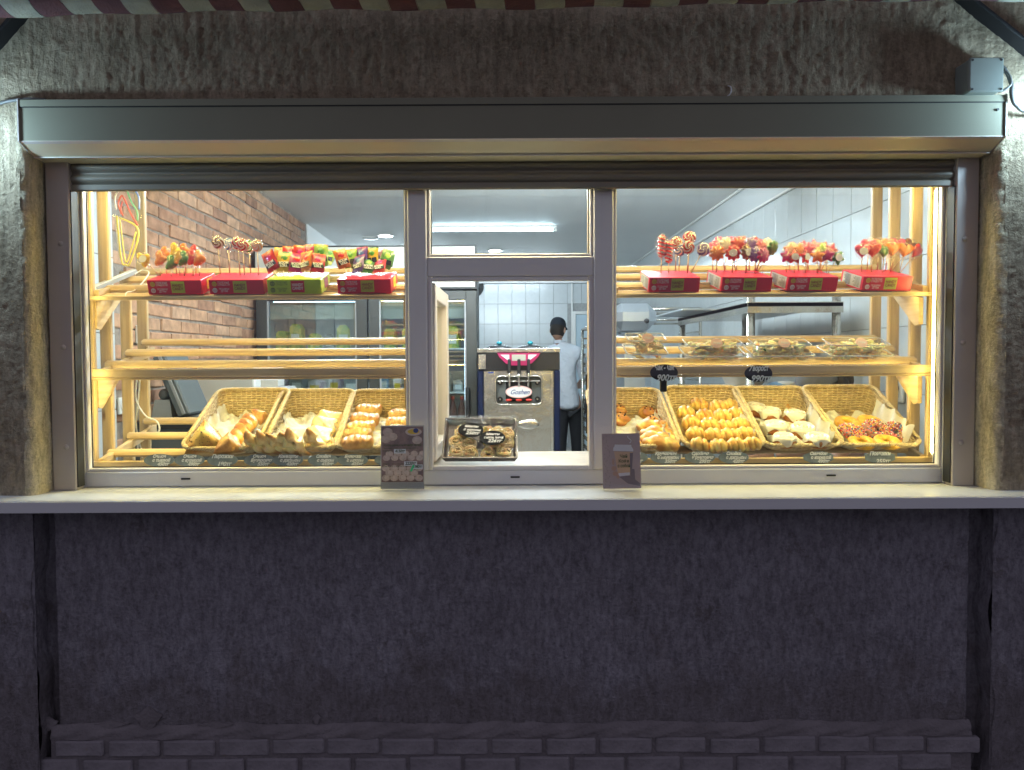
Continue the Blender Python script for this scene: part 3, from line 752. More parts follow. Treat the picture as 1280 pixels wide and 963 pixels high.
# ============================================================ INSIDE
struct('floor', MB().box((-1.9, .1, -.1), (2.0, 9.2, FLOOR)), 'floor_tile')
struct('ceiling', MB().box((-1.95, .1, CEIL), (2.05, 9.2, CEIL + .1)), 'plaster_white')
struct('plaster_wall', MB().box((-1.95, 4.46, FLOOR - .1), (-1.80, 9.2, CEIL)), 'plaster_white')
struct('inner_wall', MB().box((-1.79, .101, FLOOR), (-1.50, .104, CEIL)).box((1.60, .101, FLOOR), (1.89, .104, CEIL)).box((-1.79, .101, 2.2), (1.89, .104, CEIL)).box((-1.79, .101, FLOOR), (1.89, .104, 1.05)), 'plaster_white')
# brick wall on the left
bw = struct('brick_wall', MB().box((-1.95, .90, FLOOR - .1), (-1.812, 4.46, CEIL)), 'brick_mortar')
bms = []
for k in range(6):
    r_ = lambda s: random.uniform(-s, s)
    b = MB().box((-.02, -.117 + r_(.003), -.0315 + r_(.002)), (.008 + r_(.002), .117 + r_(.003), .0315 + r_(.002)), .0045)
    b.v = [(x, y, z) if x < 0 else (x + r_(.003), y + r_(.003), z + r_(.002)) for x, y, z in b.v]
    bms.append(b.mesh('brick', 'brick_red'))
rest = MB(); cnt = 0
for row in range(35):
    z = FLOOR + .04 + row * .0755
    if z > CEIL - .03: break
    for cidx in range(15):
        y = .90 + .12 + cidx * .248 - (.124 if row % 2 else 0)
        if y > 4.36 or y < 1.0: continue
        dx = random.uniform(-.004, .005)
        if z > 1.2 and cnt < 300 and not (y > 3.9 and z < 2.2):
            link('brick', random.choice(bms), bw, (-1.812 + dx, y, z + random.uniform(-.003, .003)), (random.uniform(-.012, .012), 0, 0)); cnt += 1
        else:
            rest.at(Matrix.Translation((-1.812 + dx, y, z))).box((-.02, -.117, -.0315), (.009, .117, .0315), .004)
o = rest.build('brickwork', 'brick_red', bw); o['kind'] = 'stuff'
# tiled walls
def tiles(wall, to_world, nu, nv, w, h, near, g=.003):
    rest = MB(); c = 0
    me = MB().box((-w / 2 + g / 2, -.006, -h / 2 + g / 2), (w / 2 - g / 2, .004, h / 2 - g / 2), .0012).mesh('tile', 'ceramic')
    for i in range(nu):
        for j in range(nv):
            X = to_world(i, j)
            if X is None: continue
            X = X @ Euler((random.uniform(-.003, .003), 0, random.uniform(-.003, .003))).to_matrix().to_4x4()
            if near(i, j) and c < 290:
                o = link('tile', me, wall); o.matrix_local = X; c += 1
            else: rest.at(X).box((-w / 2 + g / 2, -.006, -h / 2 + g / 2), (w / 2 - g / 2, .004, h / 2 - g / 2))
    if rest.v:
        o = rest.build('tiling', 'ceramic', wall); o['kind'] = 'stuff'
lw_ = struct('tiled_side_wall', MB().box((-1.95, .105, FLOOR - .1), (-1.806, .898, CEIL)), 'grout')
tiles(lw_, lambda i, j: X4((-1.803, .105 + .1 + i * .2, 2.70 - .178 - j * .356), (0, 0, R(90))), 4, 7, .198, .355, lambda i, j: j < 5)
rw_ = struct('tiled_long_wall', MB().box((1.906, .105, FLOOR - .1), (2.05, 9.2, CEIL)), 'grout')
tiles(rw_, lambda i, j: X4((1.903, .105 + .105 + i * .21, 2.575 - .155 - j * .31), (0, 0, R(-90))), 42, 8, .21, .31, lambda i, j: j < 6 and i < 30)
struct('wall_lining', MB().box((1.895, .105, 2.578), (1.905, 9.0, CEIL - .001)), 'lining')
struct('cable_duct', MB().box((1.872, .2, 2.785), (1.893, 8.9, 2.806), .003).box((1.872, .2, 2.571), (1.8945, 8.9, 2.586), .002), 'white_plastic')
bk_ = struct('tiled_back_wall', MB().box((-1.95, 8.506, FLOOR - .1), (2.05, 8.7, CEIL)), 'grout')
def bkt(i, j):
    x = -.174 + .106 + (i - 2) * .2115; z = 2.655 - .1525 - j * .305
    if x > 1.16 and z < 2.2: return None
    return X4((x, 8.503, z), (0, 0, 0))
tiles(bk_, bkt, 12, 8, .2115, .305, lambda i, j: True, .005)
struct('wall_beam', MB().box((-1.79, 8.42, 2.658), (1.89, 8.504, CEIL - .001)), 'plaster_white')
struct('corner_strip', MB().box((1.150, 8.47, FLOOR), (1.172, 8.496, 2.656)), 'white_plastic')
dr = thing('back_door', 'pale blue door in the tiled back wall behind the tray trolley', 'door', (1.52, 8.49, FLOOR))
part('door_leaf', MB().box((-.30, -.04, 0), (.34, 0, 2.03), .003), 'door_blue', dr)
part('frame', MB().box((-.35, -.05, 0), (-.305, .0, 2.08), .003).box((-.305, -.05, 2.035), (.36, 0, 2.08), .003), 'white_plastic', dr)
hd = part('handle', MB().tube([(-.25, -.045, 1.0), (-.25, -.09, 1.0), (-.14, -.09, 1.0)], .010, 8), 'steel', dr)

# ceiling lights
c = PZ(597, 287, 2.775)
def tube_light(x, y, label, drop=0.0):
    t = thing('ceiling_tube_light', label, 'ceiling light', (x, y, CEIL - drop))
    if drop:
        for s in (-.5, .5): part('hanger', MB().tube([(s, 0, -.005), (s, 0, drop)], .003, 6), 'steel', t)
    part('housing', MB().box((-.62, -.018, -.024), (.62, .018, 0), .004), 'white_plastic', t)
    part('diffuser', MB().tube([(-.585, 0, -.040), (.585, 0, -.040)], .013, 10), 'tube_fill_deep' if y > 5 and drop else 'tube_fill' if drop else 'tube_far', t, True)
    for s in (-1, 1): part('end_cap', MB().box((s * .585 - .0, -.028, -.062), (s * .62, .028, -.031), .004), 'white_plastic', t)
    return t
tube_light(.565 - .585, c.y, 'lit white tube light on the ceiling above the soft ice machine')
tube_light(-.55, 1.25, 'added unseen fill tube light hanging just inside the window, behind the shutter', .30)  # added tube kept out of view, brightens ceiling and walls
tube_light(.45, 2.0, 'added unseen fill tube light hanging nearer the steel shelving', .17)  # second added tube out of view, more light for the ceiling
for x, y, lab in ((.25, 7.2, 'added unseen fill tube light at the back before the tiled wall'), (-1.15, 6.4, 'added unseen fill tube light behind the tall fridge'), (-1.15, 4.6, 'added unseen fill tube light above the fridge, nearer the window')):  # added tubes hidden from view, brighten the back wall and ceiling
    if y > 4.7: tube_light(x, y, lab, .02)
for px, py, lab in ((482, 294.5, 'round recessed ceiling light seen through the left bay of the window'), (619, 313.0, 'round recessed ceiling light just above the hatch, below the tube light')):
    p = PZ(px, py, CEIL)
    d = thing('downlight', lab, 'ceiling light', (p.x, p.y, CEIL))
    part('rim', MB().lathe([(.075, -.001), (.095, -.003), (.10, -.008), (.085, -.012), (.075, -.010)], 28), 'white_plastic', d, True)
    part('lens', MB().lathe([(0, -.009), (.076, -.009)], 28), 'down_cool', d)
p = PZ(463, 297.5, CEIL); d = thing('reflection_disc', 'pale round disc for a reflection on the ceiling left of the lit downlight', 'disc', (p.x, p.y, CEIL))  # dim reflection of the downlight built as a pale disc
part('casing', MB().lathe([(0, -.014), (.075, -.014), (.09, -.004), (.09, 0)], 24), 'white_plastic', d, True)

# ============================================================ DISPLAY RACKS
def pw(name, mb, m, t, smooth=False, par=None):
    """a part of thing t whose mesh was written in scene coordinates"""
    o = mb.build(name, m, par or t, smooth)
    if par is None: o.location = -Vector(t.location)
    return o
DEP = (.12, .235, .385, .52)
SHELF = {'top': dict(rail=(1.778, 1.828, 1.876), front=(1.722, 1.737)),
         'mid': dict(rail=(1.494, 1.539, 1.584), front=(1.434, 1.474)),
         'low': dict(rail=(1.160, 1.208, 1.256), front=(1.106, 1.140))}
def make_rack(x0, x1, label, wall):
    t = thing('display_rack', label, 'display rack', (x0, .12, FLOOR), group='wooden display racks behind the window')
    for x, sd in ((x0, 1), (x1, -1)):
        for k, y in enumerate(DEP):
            pw('upright', MB().box((x - .021, y - .011, FLOOR), (x + .021, y + .011, 1.86 if (sd == 1 and x0 < 0 and k == 2) else 2.62 - .004 * k), .004), 'wood_z', t)
    for nm, s in SHELF.items():
        for y, z in zip(DEP[1:], s['rail']):
            prof = [(math.cos(a) * .020, math.sin(a) * .0135) for a in [2 * math.pi * i / 10 for i in range(10)]]
            mb = MB(); 
            n = 10; vs = []
            for x in (x0 + .004, x0 + .012, x1 - .012, x1 - .004):
                sc = .55 if x in (x0 + .004, x1 - .004) else 1
                for a, b in prof: vs.append((x, y - .024 + a * sc * .8, z + b * sc - .004 + a * .3))
            fs = [tuple(reversed(range(n)))] + [(i * n + k, i * n + (k + 1) % n, (i + 1) * n + (k + 1) % n, (i + 1) * n + k) for i in range(3) for k in range(n)] + [tuple(range(3 * n, 4 * n))]
            mb.add(vs, fs); pw('rail', mb, 'wood_x', t, False)
        z0, z1 = s['front']
        pw('front_board', MB().box((x0 - .016, DEP[0] - .020, z0 + (.010 if nm == 'mid' else 0)), (x1 + .016, DEP[0] - .002, z1), .003), 'wood_x', t)
        if nm == 'mid': pw('edge_strip', MB().box((x0 - .012, DEP[0] - .017, z0), (x1 + .012, DEP[0] - .003, z0 + .0095), .003), 'wood_x', t)
        if nm == 'top':
            pw('shelf_slat', MB().at(X4((0, DEP[0] + .034, z1 + .004), (R(17), 0, 0))).box((x0 - .01, -.034, -.009), (x1 + .01, .030, .006), .003), 'wood_x', t)
        for x in (x0 + .030, x1 - .030):
            pw('cross_bar', MB().prism([(DEP[0], z0 + .012), (DEP[3] + .02, s['rail'][2] - .055), (DEP[3] + .02, s['rail'][2] - .022), (DEP[0], z0 + .038 if nm != 'mid' else z0 + .034)], x - .009, x + .009, 'x'), 'wood_y', t)
            if nm != 'low':
                pw('gusset', MB().prism([(DEP[0] + .004, z0 - .003), (DEP[0] + .20, z0 + .045), (DEP[0] + .20, z0 + .035), (DEP[0] + .03, z0 - .105), (DEP[0] + .004, z0 - .10)], x - .008 * 1 - .012, x + .008 - .012, 'x'), 'wood_y', t)
    # warm light strips: one behind the head of the window, one under each shelf
    for y, z in ((.122, SHELF['top']['front'][0] + .011), (.122, SHELF['mid']['front'][0] + .020)):
        l = pw('light_strip', MB().box((x0 + .05, y, z - .004), (x1 - .05, y + .022, z + .006), .002), 'white_plastic', t)
        pw('strip_diffuser', MB().box((x0 + .06, y + .003, z - .007), (x1 - .06, y + .019, z - .0042)), 'led_warm', t, par=l)
    l = pw('light_strip', MB().box((x0 + .03, .10, 2.165), (x1 - .03, .125, 2.185), .002), 'white_plastic', t)
    pw('strip_diffuser', MB().box((x0 + .04, .103, 2.160), (x1 - .04, .122, 2.1645)), 'led_warm', t, par=l)
    for x, sd in ((x0 + .046, 1), (x1 - .046, -1)):
        if -1 < x < 1: continue
        y = .062
        xx = x
        l = pw('side_strip', MB().box((xx - sd * .0235 - .005, y - .010, 1.15), (xx - sd * .0235 + .003, y + .012, 2.10), .001), 'white_plastic', t)
        pw('strip_diffuser', MB().box((xx - sd * .0235 + (.0035 if sd > 0 else -.0095), y - .008, 1.16), (xx - sd * .0235 + (.0075 if sd > 0 else -.0055), y + .010, 2.09)), 'led_side', t, par=l)
    return t
XA, XB, XC, XD = -1.476, -.285, .405, 1.588
make_rack(XA, XB, 'tall pine display rack with three slatted shelves behind the left pane', 'l')
make_rack(XC, XD, 'tall pine display rack with three slatted shelves behind the right pane', 'r')

# hooks of bent clear wire along the board edges
# ============================================================ BASKETS
TILT = math.atan2(.33, 1)
def basket_pt(side, s, t, lw=0.0):
    """point on the basket wall; s runs round the rounded rectangle, t from floor (0) to rim (1)"""
    w = .124 + .026 * t; yf = .028 - .030 * t; yb = .375 + .040 * t; rc = .045
    cx = [w - rc, -w + rc]; L1 = 2 * (w - rc); L2 = (yb - yf) - 2 * rc; q = math.pi / 2 * rc
    per = 2 * L1 + 2 * L2 + 4 * q; d = (s % 1) * per
    segs = [('x', -w + rc, yf, L1, 1), ('c', w - rc, yf + rc, -math.pi / 2), ('y', w, yf + rc, L2, 1), ('c', w - rc, yb - rc, 0),
            ('x', w - rc, yb, L1, -1), ('c', -w + rc, yb - rc, math.pi / 2), ('y', -w, yb - rc, L2, -1), ('c', -w + rc, yf + rc, math.pi)]
    for g in segs:
        ln = q if g[0] == 'c' else g[3]
        if d <= ln or g is segs[-1]:
            if g[0] == 'x': x, y = g[1] + g[4] * d, g[2]; nx, ny = 0, -g[4]
            elif g[0] == 'y': x, y = g[1], g[2] + g[4] * d; nx, ny = g[4], 0
            else:
                a = g[3] + d / rc; x, y = g[1] + rc * math.cos(a), g[2] + rc * math.sin(a); nx, ny = math.cos(a), math.sin(a)
            break
        d -= ln
    h = .030 + .070 * max(0, min(1, y / .40))
    return Vector((x + nx * lw, y + ny * lw, t * h)), Vector((nx, ny, 0))
def make_basket_parts(t):
    NS = 62; NP = 248; rows = 11
    mb = MB()
    for r in range(rows):
        tt = (r + .6) / rows
        pts = []
        for i in range(NP):
            s = i / NP
            w = .0022 * math.cos(math.pi * s * NS + (math.pi if r % 2 else 0))
            pts.append(basket_pt(0, s, tt, w)[0])
        mb.tube(pts, .0033 , 5, closed=True)
    o = mb.build('weave', 'wicker', t, True); o['kind'] = 'stuff'
    mb = MB()
    for i in range(NS):
        s = (i + .5) / NS
        mb.tube([basket_pt(0, s, 0, 0)[0], basket_pt(0, s, .5, 0)[0], basket_pt(0, s, 1.0, 0)[0]], .0025, 5)
    o = mb.build('stake', 'wicker', t, True); o['kind'] = 'stuff'
    mb = MB()
    for ph in (0, 1, 2):
        pts = []
        for i in range(330):
            s = i / 330; p, n = basket_pt(0, s, 1.0, 0); a = s * 2 * math.pi * 46 + ph * 2.094
            pts.append(p + n * (.0052 * math.cos(a)) + Vector((0, 0, .003 + .0046 * math.sin(a))))
        mb.tube(pts, .0040, 6, closed=True)
    mb.build('braided_rim', 'wicker', t, True)
    mb = MB().grid(lambda u, v: (-.125 + .25 * u, .028 + .347 * v, .0015 * (math.sin(u * 150) * math.cos(v * 60))), 50, 50)
    mb.build('woven_base', 'wicker_dark', t, True)
    def outer(u, v):
        p, n = basket_pt(0, u, v * .98, .0005); return p
    MB().grid(outer, 120, 3, True).build('inner_wall', 'wicker_dark', t, True)
BASK = [('A', -1.010, 'leftmost wicker basket holding triangular samsa and crescent pies'),
        ('B', -.735, 'wicker basket of thin flaky triangles, between the samsa and the sausage loaves'),
        ('C', -.447, 'wicker basket of scored sausage loaves beside the left mullion'),
        ('D', .522, 'wicker basket of braided and seeded buns beside the right mullion'),
        ('E', .838, 'wicker basket filled with rows of golden ridged rolls'),
        ('F', 1.130, 'wicker basket of white iced cinnamon buns'),
        ('G', 1.413, 'rightmost wicker basket holding yellow and sprinkled ring doughnuts')]
BM = {}
base = None
for k, x, lab in BASK:
    loc = (x, .138, 1.151); rot = (TILT + random.uniform(-.01, .02), 0, random.uniform(-.02, .02))
    if base is None:
        t = thing('wicker_basket', lab, 'basket', loc, rot, 'wicker baskets on the bottom shelf'); make_basket_parts(t); base = t
    else:
        t = copy_tree(base); t.location = loc; t.rotation_euler = rot; t['label'] = lab
    BM[k] = Matrix.Translation(loc) @ Euler(rot).to_matrix().to_4x4()
def onplane(px, py, Mx, h):
    Mi = Mx.inverted(); o = Mi @ CAM_LOC; d = Mi.to_3x3() @ (CAM_ROT @ Vector(((px - CX) / F_PX, -(py - CY) / F_PX, -1)))
    k = (h - o.z) / d.z
    return o + d * k
def setM(o, Mx): o.matrix_world = Mx; return o

# crumpled paper liners
def liner(k, x0, x1, y0, y1, lab, seed, up=0.06, curl=0.0):
    rs = np.random.RandomState(seed)
    ph = rs.rand(12) * 6.28; fr = rs.rand(12, 2) * 50 + 12
    def fn(u, v):
        x = x0 + (x1 - x0) * u; y = y0 + (y1 - y0) * v
        z = .010
        back = max(0, y - (.355 - up)); z += 0
        for i in range(12): z += .0030 * math.sin(fr[i, 0] * x * 2 + ph[i]) * math.cos(fr[i, 1] * y * 1.6 + ph[i] * 2)
        z += .004 * abs(math.sin(31 * x + 17 * y + ph[0])) + .004 * abs(math.sin(-23 * x + 37 * y + ph[1]))
        lim = .355
        if y > lim: z += (y - lim) * 3.2; y = lim + (y - lim) * .25
        e = max(abs(x) - .108, 0); z += e * 2.6 ; x -= math.copysign(e * .55, x)
        ed = max(abs(u - .5) * 2, v) ** 6; y += (.010 * math.sin(x * 60 + ph[3]) + .006 * math.sin(x * 150)) * v ** 3; x += .008 * math.sin(y * 75 + ph[4]) * (abs(u - .5) * 2) ** 3; z += ed * .004 * (1 + math.sin((x + y) * 200))
        return (x, y, max(z, .004))
    o = MB().grid(fn, 70, 90).build('paper_liner', 'paper', None, True)
    setM(o, BM[k]); tag(o, lab, 'paper', 'paper liners in the baskets'); return o
liner('A', -.125, .12, .035, .345, 'crumpled white paper under the samsa and pies', 1)
liner('B', -.115, .115, .035, .340, 'crumpled white paper behind the thin flaky triangles', 2)
liner('C', -.11, .12, .04, .30, 'white paper peeping out beneath the sausage loaves', 3)
liner('D', -.12, .124, .035, .30, 'crumpled white paper under the braided buns', 4)
liner('E', -.10, .126, .035, .25, 'edge of white paper beneath the golden ridged rolls', 5)
liner('F', -.12, .13, .03, .27, 'frilled white paper under the iced cinnamon buns', 6)
liner('G', -.115, .135, .035, .315, 'frilled white paper under the ring doughnuts', 7)

# ============================================================ PASTRIES
def sgn(a, p): return math.copysign(abs(a) ** p, a)
def shape(fn, nu, nv):
    """closed surface fn(u around, v pole to pole) -> (xyz, ridge)"""
    mb = MB(); rid = []
    vs = []
    for j in range(nv + 1):
        for i in range(nu):
            p, r = fn(i / nu, j / nv); vs.append(p); rid.append(r)
    fs = [(j * nu + i, j * nu + (i + 1) % nu, (j + 1) * nu + (i + 1) % nu, (j + 1) * nu + i) for j in range(nv) for i in range(nu)]
    mb.add(vs, fs); mb._r = rid
    return mb
def wob(p, s, a=.002):
    x, y, z = p
    return (x + a * math.sin(70 * y + s) * math.cos(50 * z + s), y + a * math.sin(63 * x + 2 * s), z + a * math.sin(81 * x + 57 * y + s))
def g_roll(seed):                 # short crescent roll with spiral ridges
    rnd = random.Random(seed); L = .034 * rnd.uniform(.95, 1.08); nr = rnd.choice((3.0, 3.4)); ph = rnd.uniform(0, 6)
    def fn(u, v):
        a = 2 * math.pi * u; t = 2 * v - 1
        rr = .0275 * max(0, 1 - abs(t) ** 3.2) ** .5
        rg = abs(math.sin(nr * math.pi * v + .9 * math.sin(a) + ph * .2))
        rr *= (.76 + .30 * rg ** .6)
        x = L * t; y = rr * math.cos(a) * .95 - .010 * t * t + .004; z = rr * math.sin(a) * .92
        return wob((x, y, z + .022), seed, .0012), .55 * (1 - rg) ** 1.5 + .45 * max(0, math.sin(a)) * rg - .05
    return shape(fn, 22, 30)
def g_bun(seed):                  # soft braided bun: three plaited lobes
    rnd = random.Random(seed)
    def fn(u, v):
        a = 2 * math.pi * u; b = math.pi * v
        lob = abs(math.sin(1.5 * a + 1.9 * b + seed))
        rr = .040 * (.82 + .22 * lob ** .8)
        x = rr * math.sin(b) * math.cos(a) * 1.12; y = rr * math.sin(b) * math.sin(a) * .92; z = -.60 * rr * math.cos(b)
        if z < -.012: z = -.012
        return wob((x, y, z + .014), seed, .0015), .8 * lob - .1
    return shape(fn, 34, 22)
def g_twist(seed):                # flat long loaf with diagonal lobes
    def fn(u, v):
        a = 2 * math.pi * u; t = 2 * v - 1
        lob = abs(math.sin(2.4 * math.pi * v + .8 * math.sin(a + .5) + seed))
        rr = .036 * max(0, 1 - abs(t) ** 2.6) ** .5 * (.78 + .24 * lob ** .7)
        x = .062 * t; y = rr * math.cos(a); z = rr * math.sin(a) * .72
        return wob((x, y, max(z, -.012) + .016), seed, .0015), .8 * lob
    return shape(fn, 24, 34)
def g_loaf(seed, w=.060, sc=5):   # pillow loaf with cross cuts
    def fn(u, v):
        a = 2 * math.pi * u; t = 2 * v - 1
        e = max(0, 1 - abs(t) ** 5) ** .4
        cut = abs(math.sin(sc * math.pi * v)) ** .5
        x = w * t; y = .030 * e * sgn(math.cos(a), .62) * (.94 + .06 * cut); z = .024 * e * sgn(math.sin(a), .75) * ((.80 + .22 * cut) if math.sin(a) > 0 else 1)
        return wob((x, y, z + .024), seed, .0016), .25 + .6 * cut * max(0, math.sin(a))
    return shape(fn, 24, 44)
def g_patty(seed):                # half moon pie with crimped edge
    def fn(u, v):
        a = 2 * math.pi * u; b = math.pi * v
        x = .056 * math.sin(b) * math.cos(a); y = .021 * math.sin(b) * math.sin(a) * (1 + .35 * math.cos(a) ** 2); z = -.024 * math.cos(b)
        y2 = y - .014 * (x / .056) ** 2
        cr = .5 + .5 * math.sin(16 * a)
        edge = math.exp(-((z) / .006) ** 2)
        k = 1 + .10 * edge * cr
        return wob((x * k, y2 * k, z + .022), seed, .001), .2 + .5 * max(0, -math.cos(b))
    return shape(fn, 36, 20)
def g_tri(seed, s=.055, h=.028, pillow=.7, sharp=3):   # triangular pillow with peak
    def fn(u, v):
        a = 2 * math.pi * u + math.pi / 2; b = math.pi * v
        k = math.pi * 2 / 3; aa = ((a - math.pi / 2 + k / 2) % k) - k / 2
        tri = .62 / max(.5, math.cos(k / 2 - abs(aa)))
        r = s * (tri ** .8) * math.sin(b) ** .6 * 1.15
        z = -h * math.cos(b)
        z = z if z < 0 else z + .6 * h * math.exp(-(r / (s * .4)) ** 2)
        return wob((r * math.cos(a), r * math.sin(a), max(z, -h * .5) + h * .5), seed, .0018), .2 + .7 * (r / s) ** 2 * (1 if z > 0 else 0)
    return shape(fn, 36, 22)
def g_slice(seed, s=.060, th=.014):  # thin upright triangle of puff pastry with browned bubbles
    rnd = random.Random(seed)
    def fn(u, v):
        a = 2 * math.pi * u; b = math.pi * v
        k = math.pi * 2 / 3; aa = ((a - math.pi / 2 + k / 2) % k) - k / 2
        tri = .60 / math.cos(k / 2 - abs(aa)) if abs(aa) < k / 2 + .01 else .6
        r = s * tri * math.sin(b) ** .35
        z = -th * math.cos(b) * (1 + .5 * math.sin(5 * a + seed))
        return wob((r * math.cos(a), z + .004 * math.sin(r * 90 + seed), r * math.sin(a) + s * .3), seed, .002), .05 + .7 * (r / s / .9) ** 5
    return shape(fn, 36, 14)
def g_square(seed):
    def fn(u, v):
        a = 2 * math.pi * u; b = math.pi * v
        r = .050 * math.sin(b) ** .35
        x = sgn(math.cos(a), .35) * r; y = sgn(math.sin(a), .35) * r
        z = -.013 * math.cos(b) * (1 + .12 * math.sin(x * 160))
        return wob((x, y, z + .012), seed, .002), .15 + .5 * (r / .05) ** 4 * (.5 + .5 * math.sin(x * 200))
    return shape(fn, 40, 14)
def g_ring(seed, Rr=.032, r=.0175, twist=0, fl=.85):
    mb = MB(); vs = []; rid = []; nu, nv = 40, 16
    for j in range(nv):
        for i in range(nu):
            a = 2 * math.pi * i / nu; b = 2 * math.pi * j / nv
            tw = abs(math.sin(twist * a / 2 + b * .5)) if twist else 0
            rr = r * (1 + (.28 * tw - .12 if twist else .03 * math.sin(3 * a + seed)))
            p = ((Rr + rr * math.cos(b)) * math.cos(a), (Rr + rr * math.cos(b)) * math.sin(a), rr * math.sin(b) * fl + r * fl)
            vs.append(wob(p, seed, .0008)); rid.append(.9 * tw if twist else .2 + .2 * math.sin(b))
    fs = [(j * nu + i, j * nu + (i + 1) % nu, ((j + 1) % nv) * nu + (i + 1) % nu, ((j + 1) % nv) * nu + i) for j in range(nv) for i in range(nu)]
    mb.add(vs, fs); mb._r = rid; return mb
def g_cinn(seed):                 # round bun, sides spiralled
    def fn(u, v):
        a = 2 * math.pi * u; b = math.pi * v
        r = .044 * math.sin(b) ** .45; z = -.020 * sgn(math.cos(b), .8)
        z += .0025 * math.sin(2 * math.pi * (r / .014) + a) if z > 0.005 else 0
        return wob((r * math.cos(a), r * math.sin(a) * .96, z + .02), seed, .0012), .9 if r > .04 else .3
    return shape(fn, 40, 22)
def g_icing(seed):
    rnd = random.Random(seed)
    def fn(u, v):
        a = 2 * math.pi * u; r = .0462 * min(1, v * 1.08) * (1 + (.05 * math.sin(5 * a + seed) + .03 * math.sin(9 * a)) * v)
        sp = math.sin(2 * math.pi * (r / .0145) + a * (1 if seed % 2 else -1) + seed)
        z = .0425 + .0052 * sp * (1 - v ** 6) - .024 * max(0, v - .84) * 6.5 * (.8 + .4 * math.sin(4 * a + seed))
        return (r * math.cos(a), r * math.sin(a) * .96, z)
    return MB().grid(fn, 48, 20, True)
PM = {}
def pmesh(kind, gen, m, n, *a):
    PM[kind] = []
    for i in range(n):
        mb = gen(i + 1, *a); PM[kind].append(mb.mesh(kind, m, True, mb._r))
pmesh('ridged_roll', g_roll, 'gold', 5)
pmesh('braided_bun', g_bun, 'bun', 3); pmesh('plaited_loaf', g_twist, 'gold', 3)
pmesh('sausage_loaf', g_loaf, 'puff', 3); pmesh('seeded_loaf', g_loaf, 'brown_crust', 2)
pmesh('crescent_pie', g_patty, 'bun', 3)
pmesh('samsa', g_tri, 'samsa', 1, .062, .034); pmesh('meat_triangle', g_tri, 'brown_crust', 2, .043, .024)
pmesh('flaky_triangle', g_slice, 'pale_puff', 4); pmesh('puff_square', g_square, 'puff', 2); 
pmesh('doughnut', g_ring, 'glaze_yellow', 2); pmesh('doughnut_dark', g_ring, 'glaze_yellow', 1)
pmesh('twisted_ring', g_ring, 'puff', 1, .036, .022, 11)
pmesh('cinnamon_bun', g_cinn, 'bun', 3); ic = [g_icing(i).mesh('icing', 'icing', True) for i in range(3)]
def bake(kind, bk, px, py, label, cat, rot=(0, 0, 0), h=.0, group=None, sc=1.0, name=None, i=None, lift=0.0):
    """set a pastry into basket bk where the photograph shows its middle (h: height of that middle above the basket floor)"""
    p = onplane(px, py, BM[bk], h + lift)
    me = random.choice(PM[kind]) if i is None else PM[kind][i % len(PM[kind])]
    o = link(name or kind, me)
    setM(o, BM[bk] @ X4((p.x, p.y, .012 + lift), rot, (sc,) * 3)); tag(o, label, cat, group)
    return o
rr = random.uniform
# E: ridged rolls, four columns
cols = [[(866, 515), (869, 527), (874, 540), (880, 553), (884, 562)], [(874, 509), (885, 521), (889, 534), (894, 546), (901, 560)],
        [(897, 511), (901, 524), (905, 537), (911, 548), (918, 560)], [(915, 510), (919, 521), (924, 532), (931, 544), (944, 560)]]
cols = [[(857, 517), (863, 530), (868, 543), (874, 557)], [(873, 508), (880, 521), (887, 533), (891, 546), (898, 559)],
        [(897, 511), (902, 523), (906, 535), (911, 547), (920, 558)], [(913, 509), (919, 520), (924, 532), (931, 545), (941, 557)]]
for ci, c in enumerate(cols):
    for ri, (px, py) in enumerate(c):
        bake('ridged_roll', 'E', px, py, 'golden ridged roll, %s from the back in the %s column of its basket' % (ORD[ri], ORD[ci]), 'roll',
             (rr(-.1, .25), rr(-.12, .12), rr(-.25, .1)), .030, 'golden ridged rolls in the basket', rr(1.0, 1.12), lift=.012 if ri < 3 else 0)
# D
for px, py, lab in ((771, 511, 'braided raisin bun half hidden by the right mullion, at the back of its basket'), (775, 523, 'braided raisin bun below the one half hidden by the mullion'),
                    (808, 500, 'glossy braided bun at the very back of the bun basket'), (812, 515, 'raisin bun second from the back of the bun basket'), (817, 526, 'raisin bun touching the plaited loaves')):
    o = bake('braided_bun', 'D', px, py, lab, 'bun', (.15, 0, rr(-1, 1)), .03, 'braided buns in the basket', .98)
    sm = MB()
    for q in range(5):
        a = q * 1.3; sm.ball((.02 * math.cos(a), .016 * math.sin(a), .0365 + .001 * q), .004, 6, 4)
    if 'raisin' in lab: sm.build('raisin', 'raisin', o, True)
for px, py, lab in ((818, 534, 'plaited golden loaf at the back of the four loaves'), (822, 543, 'plaited golden loaf second from the back of the four'), (823, 549, 'plaited golden loaf third from the back of the four'), (826, 555, 'plaited golden loaf nearest the glass')):
    bake('plaited_loaf', 'D', px, py, lab, 'bun', (.1, 0, rr(-.3, -.1)), .03, 'plaited loaves in the basket', 1.12)
bake('plaited_loaf', 'D', 783, 557, 'plaited loaf behind the coffee card', 'bun', (.1, 0, .3), .03, 'plaited loaves in the basket', 1.0)
